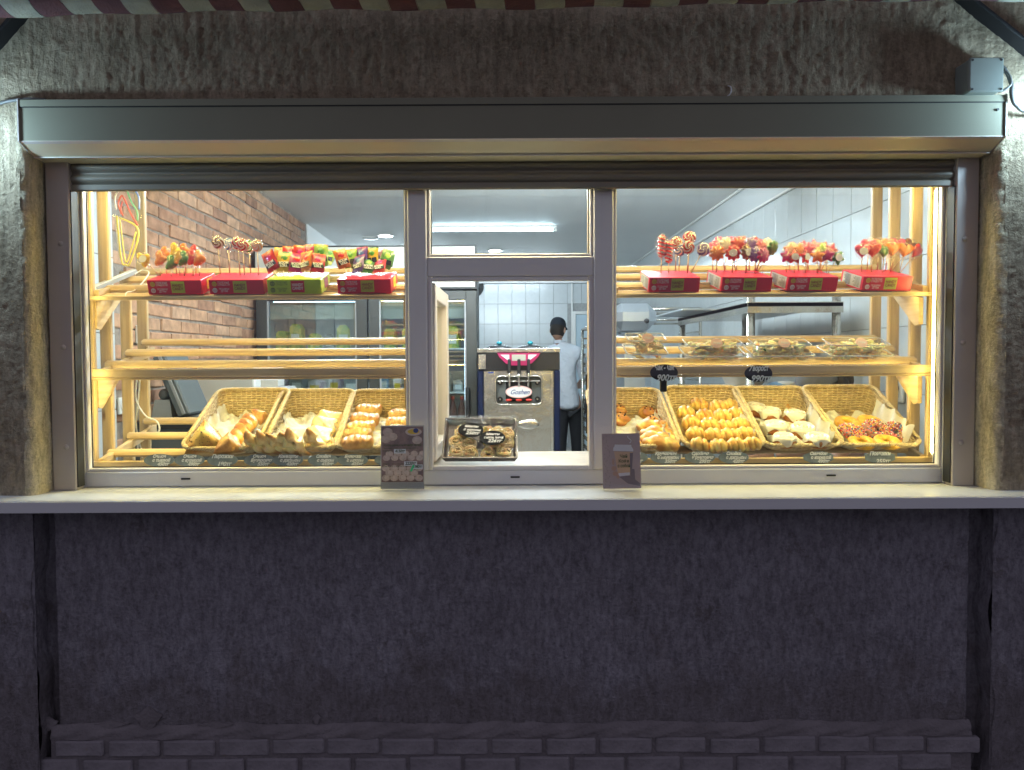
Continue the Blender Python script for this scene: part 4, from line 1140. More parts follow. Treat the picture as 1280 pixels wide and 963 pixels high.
# F
for i, (px, py, lab) in enumerate(((944, 512, 'smallest looking iced bun at the back left of its basket'), (962, 518, 'iced bun in the back row, left of two'), (993, 521, 'iced bun in the back row under the twisted ring'),
                    (970, 535, 'iced bun in the middle row, left of two'), (1003, 538, 'iced bun in the middle row, right of two'), (981, 551, 'iced bun in the front row, left of two'), (1021, 551, 'iced bun in the front row, right of two, by the paper'))):
    o = bake('cinnamon_bun', 'F', px, py, lab, 'iced bun', (.05, rr(-.1, .1), rr(0, 6)), .036, 'iced cinnamon buns in the basket', 1.0, i=i)
    link('icing', ic[i % 3], o)
bake('twisted_ring', 'F', 981, 501, 'large twisted golden pastry ring behind the iced buns', 'pastry', (.35, 0, .3), .03, None, 1.05)
# G
def sprinkles(o, seed):
    rnd = random.Random(seed); names = ['sp_pink', 'sp_white', 'sp_brown', 'sp_blue', 'sp_yellow', 'sp_red']
    mb = MB()
    for q in range(300):
        a = rnd.uniform(0, 6.283); b = rnd.uniform(-.35, math.pi + .35); r = .0188
        c = Vector(((.032 + r * math.cos(b)) * math.cos(a), (.032 + r * math.cos(b)) * math.sin(a), r * math.sin(b) * .85 + .0165))
        mb.mi = rnd.randrange(6)
        mb.at(Matrix.Translation(c) @ Euler((rnd.uniform(0, 6), rnd.uniform(0, 6), rnd.uniform(0, 6))).to_matrix().to_4x4()).box((-.0040, -.0015, -.0015), (.0040, .0015, .0015))
    s = mb.build('sprinkles', names, o); s['kind'] = 'stuff'
    mb = MB().grid(lambda u, v: ((.032 + .0182 * math.cos(math.pi * (1.15 * v - .075))) * math.cos(6.2832 * u), (.032 + .0182 * math.cos(math.pi * (1.15 * v - .075))) * math.sin(6.2832 * u), .0182 * math.sin(math.pi * (1.15 * v - .075)) * .85 + .0165), 40, 10, True)
    mb.build('glaze', 'choc_pink', o, True)
for px, py, lab, sp, rot in ((1059, 529, 'yellow glazed doughnut at the back left of its basket', 0, (.1, 0, 0)), (1087, 528, 'yellow doughnut half hidden behind the sprinkled ones', 0, (.1, 0, 0)),
                        (1064, 541, 'sprinkled doughnut, left of three in the middle row', 1, (.15, .1, 0)), (1093, 537, 'sprinkled doughnut, middle of three in the middle row', 1, (.5, .1, 0)), (1120, 540, 'sprinkled doughnut, right of three in the middle row', 1, (.4, -.35, 0)),
                        (1077, 553, 'yellow glazed doughnut in the front row, left of two', 0, (.05, 0, 0)), (1109, 553, 'yellow glazed doughnut in the front row, right of two', 0, (.05, 0, 0))):
    o = bake('doughnut', 'G', px, py, lab, 'doughnut', rot, .026, 'ring doughnuts in the basket', .98, lift=.008 if sp else 0)
    if sp: sprinkles(o, px)
# A
o = bake('samsa', 'A', 259, 549, 'large pale triangular samsa sprinkled with black seeds', 'samsa', (.60, -.10, .25), .03, None, 1.10, lift=.010)
mb = MB(); rnd = random.Random(3)
tops = [v for v in o.data.vertices if v.normal.z > .25 and v.co.length < .075]
for q in range(90):
    v = rnd.choice(tops); mb.ball(tuple(v.co + Vector((rnd.uniform(-.002, .002), rnd.uniform(-.002, .002), .0006))), .0017, 5, 3)
o2 = mb.build('nigella_seeds', 'seed', o, True); o2['kind'] = 'stuff'
bake('meat_triangle', 'A', 286, 557, 'small dark brown triangular pie at the front of the leftmost basket', 'pie', (.5, .1, .4), .022, None, 1.1, lift=.014)
for i, (px, py) in enumerate(((297, 549), (302, 541), (307, 533), (313, 527), (318, 521))):
    bake('crescent_pie', 'A', px, py, 'golden crescent pie, %s from the front in the leaning row' % ORD[i], 'pie', (.85, rr(-.15, .1), -1.10 + .05 * i), .035, 'crescent pies in the leftmost basket', 1.0, lift=.016 + .004 * i)
bake('meat_triangle', 'A', 324, 519, 'dark brown pie behind the row of crescent pies', 'pie', (.7, .1, 1.4), .03, None, .8, lift=.012)
# B
for i, px in enumerate((318, 331, 344, 356, 368, 392)):
    bake('flaky_triangle', 'B', px + 2, 556 - (5 if i == 5 else 0), 'thin flaky triangle, %s from the left in the row leaning at the glass' % ORD[i], 'pastry',
         (.58 + rr(-.08, .08), rr(.10, .3), rr(-.75, -.5)), .016, 'flaky triangles standing in a row', rr(1.0, 1.12), i=i, lift=.026)
for i, (px, py) in enumerate(((400, 556), (399, 545), (405, 533), (411, 526))):
    bake('puff_square', 'B', px, py, 'flat yellow puff square, %s from the front beside the triangles' % ORD[i], 'pastry', (.1 + .1 * i, .15, rr(-.1, .15)), .02, 'yellow puff squares in the basket', 1.0, lift=.006 * i)
# C
for i, (px, py, kd) in enumerate(((448, 553, 1), (448, 543, 0), (452, 534, 0), (456, 524, 1), (461, 512, 0), (464, 502, 0))):
    bake('seeded_loaf' if kd else 'sausage_loaf', 'C', px, py, ('dark seeded' if kd else 'golden scored') + ' sausage loaf, %s from the front in the left column' % ORD[i], 'loaf', (rr(-.1, .2), rr(-.08, .08), rr(-.1, .1)), .035, 'sausage loaves in the basket', rr(.92, 1.0), lift=.012)
for i, (px, py) in enumerate(((497, 556), (495, 547), (497, 538), (499, 528), (502, 518))):
    o = bake('sausage_loaf', 'C', px, py, 'golden loaf showing its filling, %s from the front in the right column' % ORD[i], 'loaf', (rr(-.1, .2), 0, rr(-.1, .1)), .035, 'sausage loaves in the basket', .9, lift=.006)
    mb = MB()
    for q in (-.034, 0, .034): mb.ball((q, 0, .041), (.012, .012, .007), 10, 6)
    mb.build('sausage_filling', 'filling', o, True)

# ============================================================ PRICE TAGS
def tag_plate(px, py, lines, label, matn, ink, w=.110, h=.045, Y=.092, tilt=-12, rotz=0, size=None, oct_=False):
    p = P(px, py, Y)
    t = thing('price_tag', label, 'price tag', p, (R(tilt), 0, R(rotz)), 'handwritten oval price tags')
    n = 8 if oct_ else 30
    poly = [(w / 2 * math.cos(2 * math.pi * (i + (.5 if oct_ else 0)) / n), h / 2 * math.sin(2 * math.pi * (i + (.5 if oct_ else 0)) / n)) for i in range(n)]
    if oct_: poly = [(x * 1.06, z * 1.06) for x, z in poly]
    part('plate', MB().prism(poly, -.001, .0012), matn, t)
    part('clip', MB().box((-.006, .0015, -.004), (.006, .012, .004), .001), 'black_plastic', t)
    k = len(lines)
    for i, (s, sz) in enumerate(lines):
        z = h * (.30 - .62 * i / max(1, k - 1)) if k > 1 else 0
        text(s, sz, (w * (.0 + .07 * i), -.0022, z), (R(90), 0, 0), ink, t, 'CENTER', .28, width=w * (.72 if i != 1 or k == 2 else .88), offset=.0010)
    return t
sl = dict(matn='slate_tag', ink='chalk')
for px, ls, lab in ((199, ['Самса', 'с тыквой', '450тг'], 'slate price tag leftmost under the window reading 450'),
                    (237, ['Самса', 'с курицей', '490тг'], 'slate price tag under the samsa basket'),
                    (278, ['Пирожки', '190тг'], 'slate price tag under the crescent pies'),
                    (324, ['Самса', 'Бухарская', '550тг'], 'slate price tag reading 550 under the gap between two baskets'),
                    (360, ['Конверты', 'с джемом', '420тг'], 'slate price tag reading 420 left of centre, touching its neighbour'),
                    (404, ['Слойка', 'с сыром', '410тг'], 'slate price tag reading 410 below the puff squares'),
                    (441, ['Булочки', 'с мясом', '425тг'], 'slate price tag reading 425 below the sausage loaves'),
                    (487, ['Пицца', '450тг'], 'slate price tag half hidden behind the menu card')):
    n = len(ls); tag_plate(px, 575.5, [(s, (.0148 if n == 3 else .018) * (1 if i < n - 1 else 1.15)) for i, s in enumerate(ls)], lab, **sl)
for px, ls, lab, oc in ((791, ['Сдоба', '300тг'], 'slate price tag half hidden behind the coffee card', 0),
                    (832, ['Круассаны', 'с молоком', '350тг'], 'slate price tag reading 350 right of the coffee card', 0),
                    (875, ['Сдобная', 'Фруктовая', '295тг'], 'slate price tag reading 295 below the ridged rolls', 0),
                    (917, ['Слойки', 'с джемом', '420тг'], 'slate price tag reading 420 right of centre', 0),
                    (1023, ['Синабон', 'с корицей', '490тг'], 'angular slate price tag reading 490 below the iced buns', 1),
                    (1100, ['Пончики', '255тг'], 'angular slate price tag reading 255 below the doughnuts', 1)):
    n = len(ls); tag_plate(px, 572, [(s, (.0148 if n == 3 else .018) * (1 if i < n - 1 else 1.15)) for i, s in enumerate(ls)], lab, oct_=bool(oc), **sl)
for px, py, ls, lab in ((830, 466, ['Чак - чак', '900тг'], 'black oval price tag on a short black stem, below the tall square snack box'), (948, 467, ['Хворост', '990тг'], 'black oval price tag clipped to the middle shelf above the iced buns')):
    t = tag_plate(px, py, [(ls[0], .027), (ls[1], .031)], lab, 'black_tag', 'chalk', w=.100, h=.060, Y=.088, tilt=0)
    if px == 830: part('stem', MB().box((-.012, .003, -.07), (.012, .016, -.022), .003), 'black_plastic', t)

# ============================================================ SWEETS ON THE TOP SHELF
TT = R(17)
def candy_box(px, w, label, main, accent, side, rz=0.0):
    p = P(px, 368, .118)
    t = thing('sweet_box', label, 'candy box', (p.x, .116, 1.742), (TT, 0, rz), 'lollipop stand boxes on the top shelf')
    w2 = w / 2; D, H = .140, .053
    part('carton', MB().box((-w2, 0, 0), (w2, D, H), .0015), main, t)
    lt = main == 'box_red'
    ink = 'print_white' if lt else 'print_dark'
    s = w / .195
    lab = part('logo_panel', MB().box((-.012 * s, -.0008, .006), (.036 * s, .0005, .048)), accent, t)
    text('HANDY\nCANDY', .0148, (.012 * s, -.0016, .027), (R(90), 0, 0), 'print_maroon' if lt else 'print_white', t, width=.040, offset=.0004, name='logo_text')
    text('ПОЛЕЗНЫЕ\nСЛАДОСТИ\n\nПОДАРКИ\nДЕТЯМ', .0092, (-.045 * s, -.001, .027), (R(90), 0, 0), ink, t, width=.042, name='small_print')
    for z, m in ((.038, 'print_olive' if lt else 'print_dark'), (.015, ink)):
        mb = MB(); n = 18
        for k in range(n):
            a, b = 2 * math.pi * k / n, 2 * math.pi * (k + 1) / n
            c = -.078 * s
            mb.add([(c + r * math.cos(q), -.0012, z + r * math.sin(q)) for r, q in ((.0085, a), (.0085, b), (.0062, b), (.0062, a))], [(0, 1, 2, 3)])
        for k in range(3): mb.box((-.078 * s - .004, -.0012, z - .004 + .0035 * k), (-.078 * s + .004, -.0006, z - .002 + .0035 * k))
        mb.build('round_mark', m, t)
    if side == 'r':
        part('side_label', MB().box((w2, .05, .010), (w2 + .0008, .105, .046)), 'print_yellow' if lt else 'print_maroon', t)
    else:
        lb = part('side_label', MB().box((-w2 - .0008, .012, .006), (-w2, .128, .049)), 'cream_panel', t)
        mb = MB()
        for a in range(2):
            for q in range(9):
                mb.box((-w2 - .0014, .020 + a * .056, .010 + q * .0040), (-w2 - .0009, .020 + a * .056 + random.uniform(.028, .046), .0114 + q * .0040))
        mb.build('fine_print', 'print_dark', lb)
    return t, Matrix.Translation(t.location) @ t.rotation_euler.to_matrix().to_4x4()
def puffy(poly, t, inner=.55):
    """a sweet: outline swollen on both sides, in the xz plane"""
    n = len(poly); mb = MB(); vs = []
    cx = sum(p[0] for p in poly) / n; cz = sum(p[1] for p in poly) / n
    lv = [(inner * .4, -t), (inner, -t * .92), (.86, -t * .62), (1, 0), (.86, t * .62), (inner, t * .92), (inner * .4, t)]
    for s, y in lv:
        for p in poly: vs.append((cx + (p[0] - cx) * s, y, cz + (p[1] - cz) * s))
    fs = [(i * n + k, i * n + (k + 1) % n, (i + 1) * n + (k + 1) % n, (i + 1) * n + k) for i in range(len(lv) - 1) for k in range(n)]
    fs += [tuple(reversed(range(n))), tuple(range((len(lv) - 1) * n, len(lv) * n))]
    return mb.add(vs, fs)
def outline(kind, r):
    out = []
    if kind == 'heart':
        for i in range(28):
            a = 2 * math.pi * i / 28
            out.append((r * 1.08 * math.sin(a) ** 3, r * (.86 * math.cos(a) - .34 * math.cos(2 * a) - .13 * math.cos(3 * a) - .05 * math.cos(4 * a)) + r * .12))
    elif kind == 'star':
        for i in range(20):
            a = 2 * math.pi * i / 20 + math.pi / 2; k = i % 4
            q = (1.15, .82, .60, .82)[k]; out.append((r * q * math.cos(a), r * q * math.sin(a)))
    elif kind == 'flower':
        for i in range(48):
            a = 2 * math.pi * i / 48; q = 1 + .13 * math.cos(9 * a); out.append((r * q * math.cos(a), r * q * math.sin(a)))
    elif kind == 'fish':
        for i in range(30):
            a = 2 * math.pi * i / 30; q = 1 + .22 * math.cos(3 * a + .6) + .10 * math.cos(5 * a); out.append((r * .8 * q * math.cos(a), r * 1.1 * q * math.sin(a)))
    else:
        for i in range(30):
            a = 2 * math.pi * i / 30; out.append((r * math.cos(a), r * math.sin(a)))
    return out
CM = {}
def candy_mesh(kind, col, r):
    key = (kind, col, round(r, 3))
    if key in CM: return CM[key]
    if kind == 'swirl':
        mb = MB(); nr, na = 9, 60; vs = []
        for sy in (-1, 1):
            for i in range(nr + 1):
                for k in range(na):
                    a = 2 * math.pi * k / na; q = i / nr; vs.append((r * q * math.cos(a), sy * r * .26 * (1 - q ** 3) ** .5, r * q * math.sin(a)))
        W = na; half = (nr + 1) * na
        for s in range(2):
            for i in range(nr):
                for k in range(na):
                    a = 2 * math.pi * (k + .5) / na + (i / nr) * 2.6
                    mb.mi = int((a / (2 * math.pi) * 8)) % 2
                    q = [s * half + i * W + k, s * half + i * W + (k + 1) % W, s * half + (i + 1) * W + (k + 1) % W, s * half + (i + 1) * W + k]
                    mb.f.append(tuple(q) if s == 0 else tuple(reversed(q))); mb.m.append(mb.mi)
        mb.v = vs; me = mb.mesh('sweet', ['candy_' + col, 'candy_white' if col != 'white' else 'candy_blue'], True)
    elif kind == 'column':
        mb = MB()
        na, nz = 24, 30
        for j in range(nz + 1):
            for k in range(na):
                t = j / nz; q = r * .62 * (1 - abs(2 * t - 1) ** 6) ** .5 * (1 + .1 * math.sin(6 * 2 * math.pi * t + 2 * math.pi * k / na * 2)); a = 2 * math.pi * k / na
                mb.v.append((q * math.cos(a), q * math.sin(a), (t - .5) * r * 3.4))
        for j in range(nz):
            for k in range(na):
                mb.f.append((j * na + k, j * na + (k + 1) % na, (j + 1) * na + (k + 1) % na, (j + 1) * na + k)); mb.m.append(int(6 * 2 * j / nz + 4 * k / na) % 2)
        me = mb.mesh('sweet', ['candy_' + col, 'candy_white'], True)
    elif kind == 'pack':
        mb = MB(); nx, nz = 8, 12
        for s in (-1, 1):
            o = len(mb.v)
            for j in range(nz + 1):
                for i in range(nx + 1):
                    u, v = i / nx * 2 - 1, j / nz * 2 - 1
                    b = (1 - abs(u) ** 2.5) * (1 - min(1, abs(v) * 1.06) ** 4)
                    mb.v.append((u * r, s * (.0012 + .007 * max(0, b)) + .0012 * math.sin(9 * u + 5 * v), v * r * 1.55 + .0006 * math.cos(i * math.pi)))
            for j in range(nz):
                for i in range(nx):
                    q = (o + j * (nx + 1) + i, o + j * (nx + 1) + i + 1, o + (j + 1) * (nx + 1) + i + 1, o + (j + 1) * (nx + 1) + i)
                    mb.f.append(q if s == -1 else tuple(reversed(q))); mb.m.append(1 if (j in (nz - 1,) ) else 0)
        sec = {'red': 'pack_orange', 'orange': 'pack_yellow', 'lime': 'pack_yellow', 'green': 'pack_lime', 'yellow': 'pack_green', 'violet': 'pack_magenta', 'magenta': 'pack_red', 'brown': 'pack_orange'}.get(col, 'pack_red')
        me = mb.mesh('packet', ['pack_' + col, sec], True)
    else:
        me = puffy(outline(kind, r), r * .30).mesh('sweet', 'candy_' + col, True)
    CM[key] = me; return me
stick_m = MB().tube([(0, 0, 0), (0, 0, 1)], .0018, 6).mesh('stick', 'stick', True)
WR = {}
def wrapper_mesh(kind, r):
    if (kind, r) not in WR:
        rnd = random.Random(int(r * 1e5))
        k = 1.7 if kind == 'column' else 1.0
        mb = MB().grid(lambda u, v: ((r * 1.04 + .002 * math.sin(17 * u + 9 * v) * math.sin(v * math.pi)) * math.cos(2 * math.pi * u) * math.sin(math.pi * v) ** .8,
                                     .40 * r * 1.0 * math.sin(2 * math.pi * u) * math.sin(math.pi * v), -k * (r * 1.06 + .002 * math.sin(29 * u)) * math.cos(math.pi * v)), 18, 10, True)
        mb.grid(lambda u, v: (.003 * (1 + .9 * v + .5 * math.sin(12 * u)) * math.cos(2 * math.pi * u), .004 * (1 + 1.4 * v) * math.sin(2 * math.pi * u), -k * r * 1.02 - .010 * v), 12, 3, True)
        WR[kind, r] = mb.mesh('wrapper', 'wrap', True)
    return WR[kind, r]
NOUN = dict(heart='heart lollipop', star='star lollipop', flower='flower lollipop', fish='clear fish shaped lollipop', swirl='round swirled lollipop', column='tall twisted column lollipop', pack='foil packet on a stick')
def lolly(box, boxM, boxlab, px, py, kind, col, rpx, k, row, lean=0.0, lab2=False):
    Y = .150 if row == 0 else .150 + .040 * row
    h = P(px, py, Y + .02); Mi = boxM.inverted(); hl = Mi @ h
    r = rpx * 2.68 / 900
    down = Vector((-lean * .1, 0, 0))
    base = Vector((max(-.090, min(.090, hl.x - lean)), max(.02, min(.13, hl.y - .012)), .052))
    top = hl - Vector((0, 0, r * (1.6 if kind in ('pack', 'column') else .8)))
    d = top - base; L = d.length
    if L < .01: L = .01
    q = Vector((0, 0, 1)).rotation_difference(d.normalized()).to_matrix().to_4x4()
    rowname = ('front', 'middle', 'back')[min(row, 2)]
    t = thing('lollipop', '%s %s, %s from left, %s row, %s' % (col, NOUN[kind], ORD[k], rowname, boxlab), 'lollipop', group='lollipops standing in the sweet boxes')
    t.matrix_world = boxM @ Matrix.Translation(base) @ q
    s = link('stick', stick_m, t, (0, 0, -.02)); s.scale = (1, 1, L + .03)
    hz = L + r * (1.5 if kind in ('pack', 'column') else .75)
    o = link('packet' if kind == 'pack' else 'sweet', candy_mesh(kind, col, round(r, 3)), t, (0, 0, hz), (0, 0, random.uniform(-.45, .45)))
    if kind == 'pack':
        MB().at(X4((0, -.0088, -r * .62), (0, R(-5), 0))).prism([(-r * .86, -r * .34), (r * .86, -r * .40), (r * .80, r * .36), (-r * .80, r * .40)], 0, .0012).build('black_label', 'black_plastic', o)
        if row == 0: text('BOOM\nLOLL', r * .52, (0, -.0105, -r * .62), (R(90), R(-5), 0), 'print_white', o, width=r * 1.3, offset=.0004, name='label_text')
        MB().ball((0, -.0055, r * .45), (r * .55, .004, r * .5), 12, 8).build('fruit_picture', {'red': 'candy_magenta', 'orange': 'candy_red', 'lime': 'candy_green', 'green': 'candy_lime', 'yellow': 'candy_green', 'violet': 'candy_blue', 'magenta': 'candy_red', 'brown': 'candy_orange'}.get(col, 'candy_red'), o, True)
    else:
        link('wrapper', wrapper_mesh(kind, round(r, 3)), o)
        if lab2: disc(MB(), 0, 0, r * .55, r * .5, -r * .34 - .0012, y2=-r * .34).build('paper_label', 'label_grey', o)
    return t
def fill(px, w, label, boxlab, main, acc, side, rz, items, rpx):
    b, BMx = candy_box(px, w, label, main, acc, side, rz)
    cnt = {}
    for it in sorted(items, key=lambda q: (q[4], q[0])):
        x, y, kind, col, row = it[:5]; lean = it[5] if len(it) > 5 else 0; lb = it[6] if len(it) > 6 else False
        k = cnt.get(row, 0); cnt[row] = k + 1
        lolly(b, BMx, boxlab, x, y, kind, col, it[7] if len(it) > 7 else rpx, k, row, lean, lb)
F = 'fish'
fill(220, .195, 'leftmost red sweet box holding clear fish lollipops', 'leftmost box', 'box_red', 'print_olive', 'r', 0,
     [(183, 322, F, 'yellow', 0, -.045, True), (199, 323, F, 'orange', 0), (213, 328, F, 'green', 0), (223, 321, F, 'yellow', 0), (229, 323, F, 'green', 0), (240, 322, F, 'red', 0), (248, 323, F, 'orange', 0),
      (206, 318, F, 'orange', 1), (218, 313, F, 'yellow', 1), (230, 314, F, 'orange', 1), (243, 316, F, 'red', 1)], 8.5)
fill(297, .195, 'red sweet box holding tall round swirled lollipops, left of the green box', 'box left of the green one', 'box_red', 'print_olive', 'r', R(2),
     [(272, 303, 'swirl', 'brown', 0), (297, 304, 'swirl', 'red', 0), (303, 306, 'swirl', 'red', 0), (321, 307, 'swirl', 'peach', 0), (285, 305, 'swirl', 'blue', 1), (311, 308, 'swirl', 'green', 1)], 7.5)
pk = 'pack'
fill(369, .195, 'lime green sweet box crowded with foil packets on sticks', 'green box', 'box_green', 'box_red', 'r', 0,
     [(341, 324, pk, 'red', 0, -.01), (353, 325, pk, 'yellow', 0), (368, 326, pk, 'magenta', 0), (380, 325, pk, 'orange', 0), (395, 326, pk, 'red', 0),
      (349, 321, pk, 'orange', 1), (360, 320, pk, 'red', 1), (374, 319, pk, 'red', 1), (387, 318, pk, 'magenta', 1), (400, 318, pk, 'lime', 1), (365, 316, pk, 'red', 2), (380, 314, pk, 'green', 2), (394, 313, pk, 'lime', 2), (405, 316, pk, 'lime', 2, .01)], 8.6)
fill(456, .195, 'red sweet box crowded with foil packets, beside the left mullion', 'box beside the left mullion', 'box_red', 'print_olive', 'r', R(-2),
     [(430, 322, pk, 'orange', 0, -.01), (446, 327, pk, 'violet', 0), (458, 328, pk, 'green', 0), (472, 328, pk, 'red', 0), (437, 322, pk, 'lime', 1), (451, 320, pk, 'violet', 1), (464, 320, pk, 'yellow', 1), (479, 322, pk, 'green', 1, .006),
      (442, 317, pk, 'lime', 2), (455, 316, pk, 'yellow', 2), (468, 317, pk, 'brown', 2), (482, 319, pk, 'green', 2)], 8.2)
fill(842, .185, 'red sweet box with swirled lollipops, beside the right mullion', 'box beside the right mullion', 'box_red', 'print_olive', 'l', R(2),
     [(828, 307, 'column', 'red', 0), (837, 314, 'column', 'red', 0), (861, 309, 'swirl', 'red', 0), (877, 311, 'swirl', 'violet', 0, .035), (846, 304, 'swirl', 'red', 1), (850, 312, 'swirl', 'white', 1), (862, 297, 'swirl', 'red', 1)], 8.2)
fl = 'flower'
fill(932, .190, 'red sweet box packed with flower lollipops', 'box of flowers', 'box_red', 'print_olive', 'l', R(6),
     [(897, 316, fl, 'orange', 0), (917, 316, fl, 'red', 0, 0, True), (934, 315, fl, 'brown', 0, 0, True), (945, 318, fl, 'violet', 0), (955, 319, fl, 'magenta', 0), (892, 312, fl, 'pink', 1), (908, 306, fl, 'white', 1), (923, 305, fl, 'red', 1), (939, 306, fl, 'violet', 1), (951, 309, fl, 'pink', 1), (963, 309, fl, 'green', 1, .02),
      (902, 303, fl, 'pink', 2), (916, 303, fl, 'pink', 2), (931, 303, fl, 'red', 2), (945, 304, fl, 'red', 2), (958, 305, fl, 'white', 2)], 9.0)
st = 'star'
fill(1014, .190, 'red sweet box packed with star lollipops', 'box of stars', 'box_red', 'print_olive', 'l', R(6),
     [(984, 320, st, 'magenta', 0), (994, 321, st, 'red', 0, 0, True), (1008, 321, st, 'red', 0, 0, True), (1023, 320, st, 'orange', 0), (1035, 319, st, 'magenta', 0), (1045, 321, st, 'green', 0, .02, True),
      (989, 312, st, 'peach', 1), (1000, 313, st, 'orange', 1), (1011, 312, st, 'pink', 1), (1028, 313, st, 'lime', 1), (1037, 312, st, 'pink', 1), (995, 309, st, 'peach', 2), (1008, 308, st, 'pink', 2), (1020, 307, st, 'pink', 2), (1030, 309, st, 'orange', 2)], 8.6)
hh = 'heart'
fill(1107, .190, 'rightmost red sweet box with glossy heart lollipops', 'rightmost box', 'box_red', 'print_olive', 'l', R(6),
     [(1079, 314, hh, 'pink', 0, 0, True), (1092, 313, hh, 'red', 0), (1106, 314, hh, 'green', 0), (1116, 312, hh, 'orange', 0), (1131, 313, hh, 'orange', 0), (1143, 313, hh, 'red', 0, .03), (1087, 307, hh, 'pink', 1), (1100, 307, hh, 'peach', 1), (1111, 306, hh, 'peach', 1), (1121, 306, hh, 'pink', 1), (1134, 307, hh, 'brown', 1)], 9.4)

clear('rim_plastic', (.95, .97, .95), .15, .1, milky=.35)
# ============================================================ SNACK BOXES ON THE MIDDLE SHELF
def snack_box(pl_, pr, ptop, label, sn_label, seed, green=False):
    a = P(pl_, 458, .135); b = P(pr, 458, .135); w = b.x - a.x; x = (a.x + b.x) / 2
    t = thing('plastic_container', label, 'food container', (x, .118, 1.480), (R(18), 0, 0), 'clear snack boxes on the middle shelf')
    Mx = Matrix.Translation(t.location) @ t.rotation_euler.to_matrix().to_4x4()
    D = .135; H = (458 - ptop) * 2.7 / 900 - .022
    def shell(z0, z1, i0, i1, dz=0):
        vs = []; n = 0
        def ring(ins, z):
            w2 = w / 2 - ins; r = .018; out = []
            for cx, cy, a0 in ((w2 - r, ins + r, -90), (w2 - r, D - ins - r, 0), (-w2 + r, D - ins - r, 90), (-w2 + r, ins + r, 180)):
                for k in range(5): q = R(a0 + 22.5 * k); out.append((cx + r * math.cos(q), cy + r * math.sin(q), z))
            return out
        A, B = ring(i0, z0), ring(i1, z1); m = MB(); n = len(A)
        m.add(A + B, [(k, (k + 1) % n, (k + 1) % n + n, k + n) for k in range(n)]); return m, A, B
    m, A, B = shell(.0, H * .45, .014, .004); m.add(A, [tuple(reversed(range(len(A))))]); part('tray', m, 'plastic_clear', t)
    m, A, B = shell(H * .47, H, .005, .020); m.add(B, [tuple(range(len(B)))]); part('lid', m, 'plastic_clear', t)
    m, A, B = shell(H * .445, H * .475, .0, .0)
    for q in (A, B): pass
    m.tube([(p[0], p[1], H * .46) for p in A], .0032, 6, closed=True); m.tube([(p[0] * .93, D / 2 + (p[1] - D / 2) * .72, H + .001) for p in A], .0022, 6, closed=True)
    part('rim', m, 'rim_plastic', t, True)
    stk = part('sticker', disc(MB().at(X4((0, .026, H + .010), (R(-48), 0, 0))), 0, 0, .0215, .020, 0, y2=.0008), 'sticker_pink', t)
    text('Жан', .014, (0, .0250, H + .0111), (R(42), 0, 0), 'print_white', stk, shear=.3, offset=.0004, name='sticker_text')
    rnd = random.Random(seed); mb = MB(); n = 125 if w > .18 else 90
    for q in range(n):
        x0 = rnd.uniform(-w / 2 + .026, w / 2 - .026); y0 = rnd.uniform(.022, D - .022); z0 = .006 + rnd.random() ** .7 * (H - .012) * (1 - .2 * (abs(x0) / (w / 2)) ** 2)
        a = rnd.uniform(0, 3.14); L = rnd.uniform(.010, .019); cz = rnd.uniform(-.005, .007); r = rnd.uniform(.0055, .0088) if seed % 2 else rnd.uniform(.0035, .0055)
        pts = [(max(-w / 2 + .014, min(w / 2 - .014, x0 + L * s * math.cos(a) + .004 * s * s)), max(.012, min(D - .012, y0 + L * s * math.sin(a))), max(.004, min(H - .004, z0 + cz * (1 - s * s) + .003 * s * s))) for s in (-1, -.5, 0, .5, 1)]
        mb.mi = rnd.choice((0, 0, 1)); mb.tube(pts, [r * .6, r, r * 1.15, r, r * .6], 6)
    if green:
        mb.mi = 2; mb.ball((-w * .28, .03, H * .72), (.010, .006, .005), 8, 5); mb.ball((w * .2, .03, H * .3), (.008, .006, .005), 8, 5)
    o = mb.build('fried_dough_strips', ['noodle_pale', 'noodle', 'candy_green'], None, True); setM(o, Mx); tag(o, sn_label, 'snack', 'fried dough snacks in clear boxes', 'stuff')
snack_box(783, 834, 423, 'tall square clear snack box beside the right mullion', 'pale fried dough sticks inside the tall square box', 2)
snack_box(856, 932, 430, 'wide clear snack box between the two black price tags', 'pale fried dough twists in the box between the two black tags', 3, True)
snack_box(940, 1016, 430, 'wide clear snack box above the iced buns', 'pale fried dough twists in the box above the iced buns', 5, True)
snack_box(1034, 1114, 430, 'rightmost wide clear snack box on the middle shelf', 'pale fried dough twists in the rightmost clear box', 7)

# ============================================================ CARDS ON THE LEDGE, TRAY IN THE HATCH
# menu card of dumplings
p = P(503, 607, -.07)
t = thing('menu_card', 'upright acrylic card of dumplings with prices on white slips', 'menu card', (p.x, -.07, ZS), (R(-4), 0, R(1)))
W2, H2 = .074, .212
part('acrylic_front', MB().box((-W2, -.0022, .004), (W2, -.0002, H2 + .008), .0006), 'acrylic', t)
part('foot', MB().box((-W2, -.004, 0), (W2, .03, .003), .001).box((-W2, -.003, .003), (W2, -.001, .024), .0005), 'acrylic', t)
cd = part('printed_card', MB().box((-W2 + .003, .0002, .026), (W2 - .003, .0014, H2 + .002)), 'poster_brown', t)
part('white_margin', MB().box((-W2, .0015, .002), (W2, .0028, H2 + .006)), 'cream_panel', t)
mb = MB(); rnd = random.Random(5)
def dump(x, z, r, mb, k):
    poly = []
    for i in range(26):
        a = 2 * math.pi * i / 26; q = 1 + .06 * math.cos(11 * a)
        poly.append((x + r * q * math.cos(a), -.0000 - .0002, z + r * .8 * q * math.sin(a)))
    mb.mi = k; mb.add([(a, -.0001 - .00008 * (len(mb.f) % 9), c) for a, b, c in poly], [tuple(range(26))])
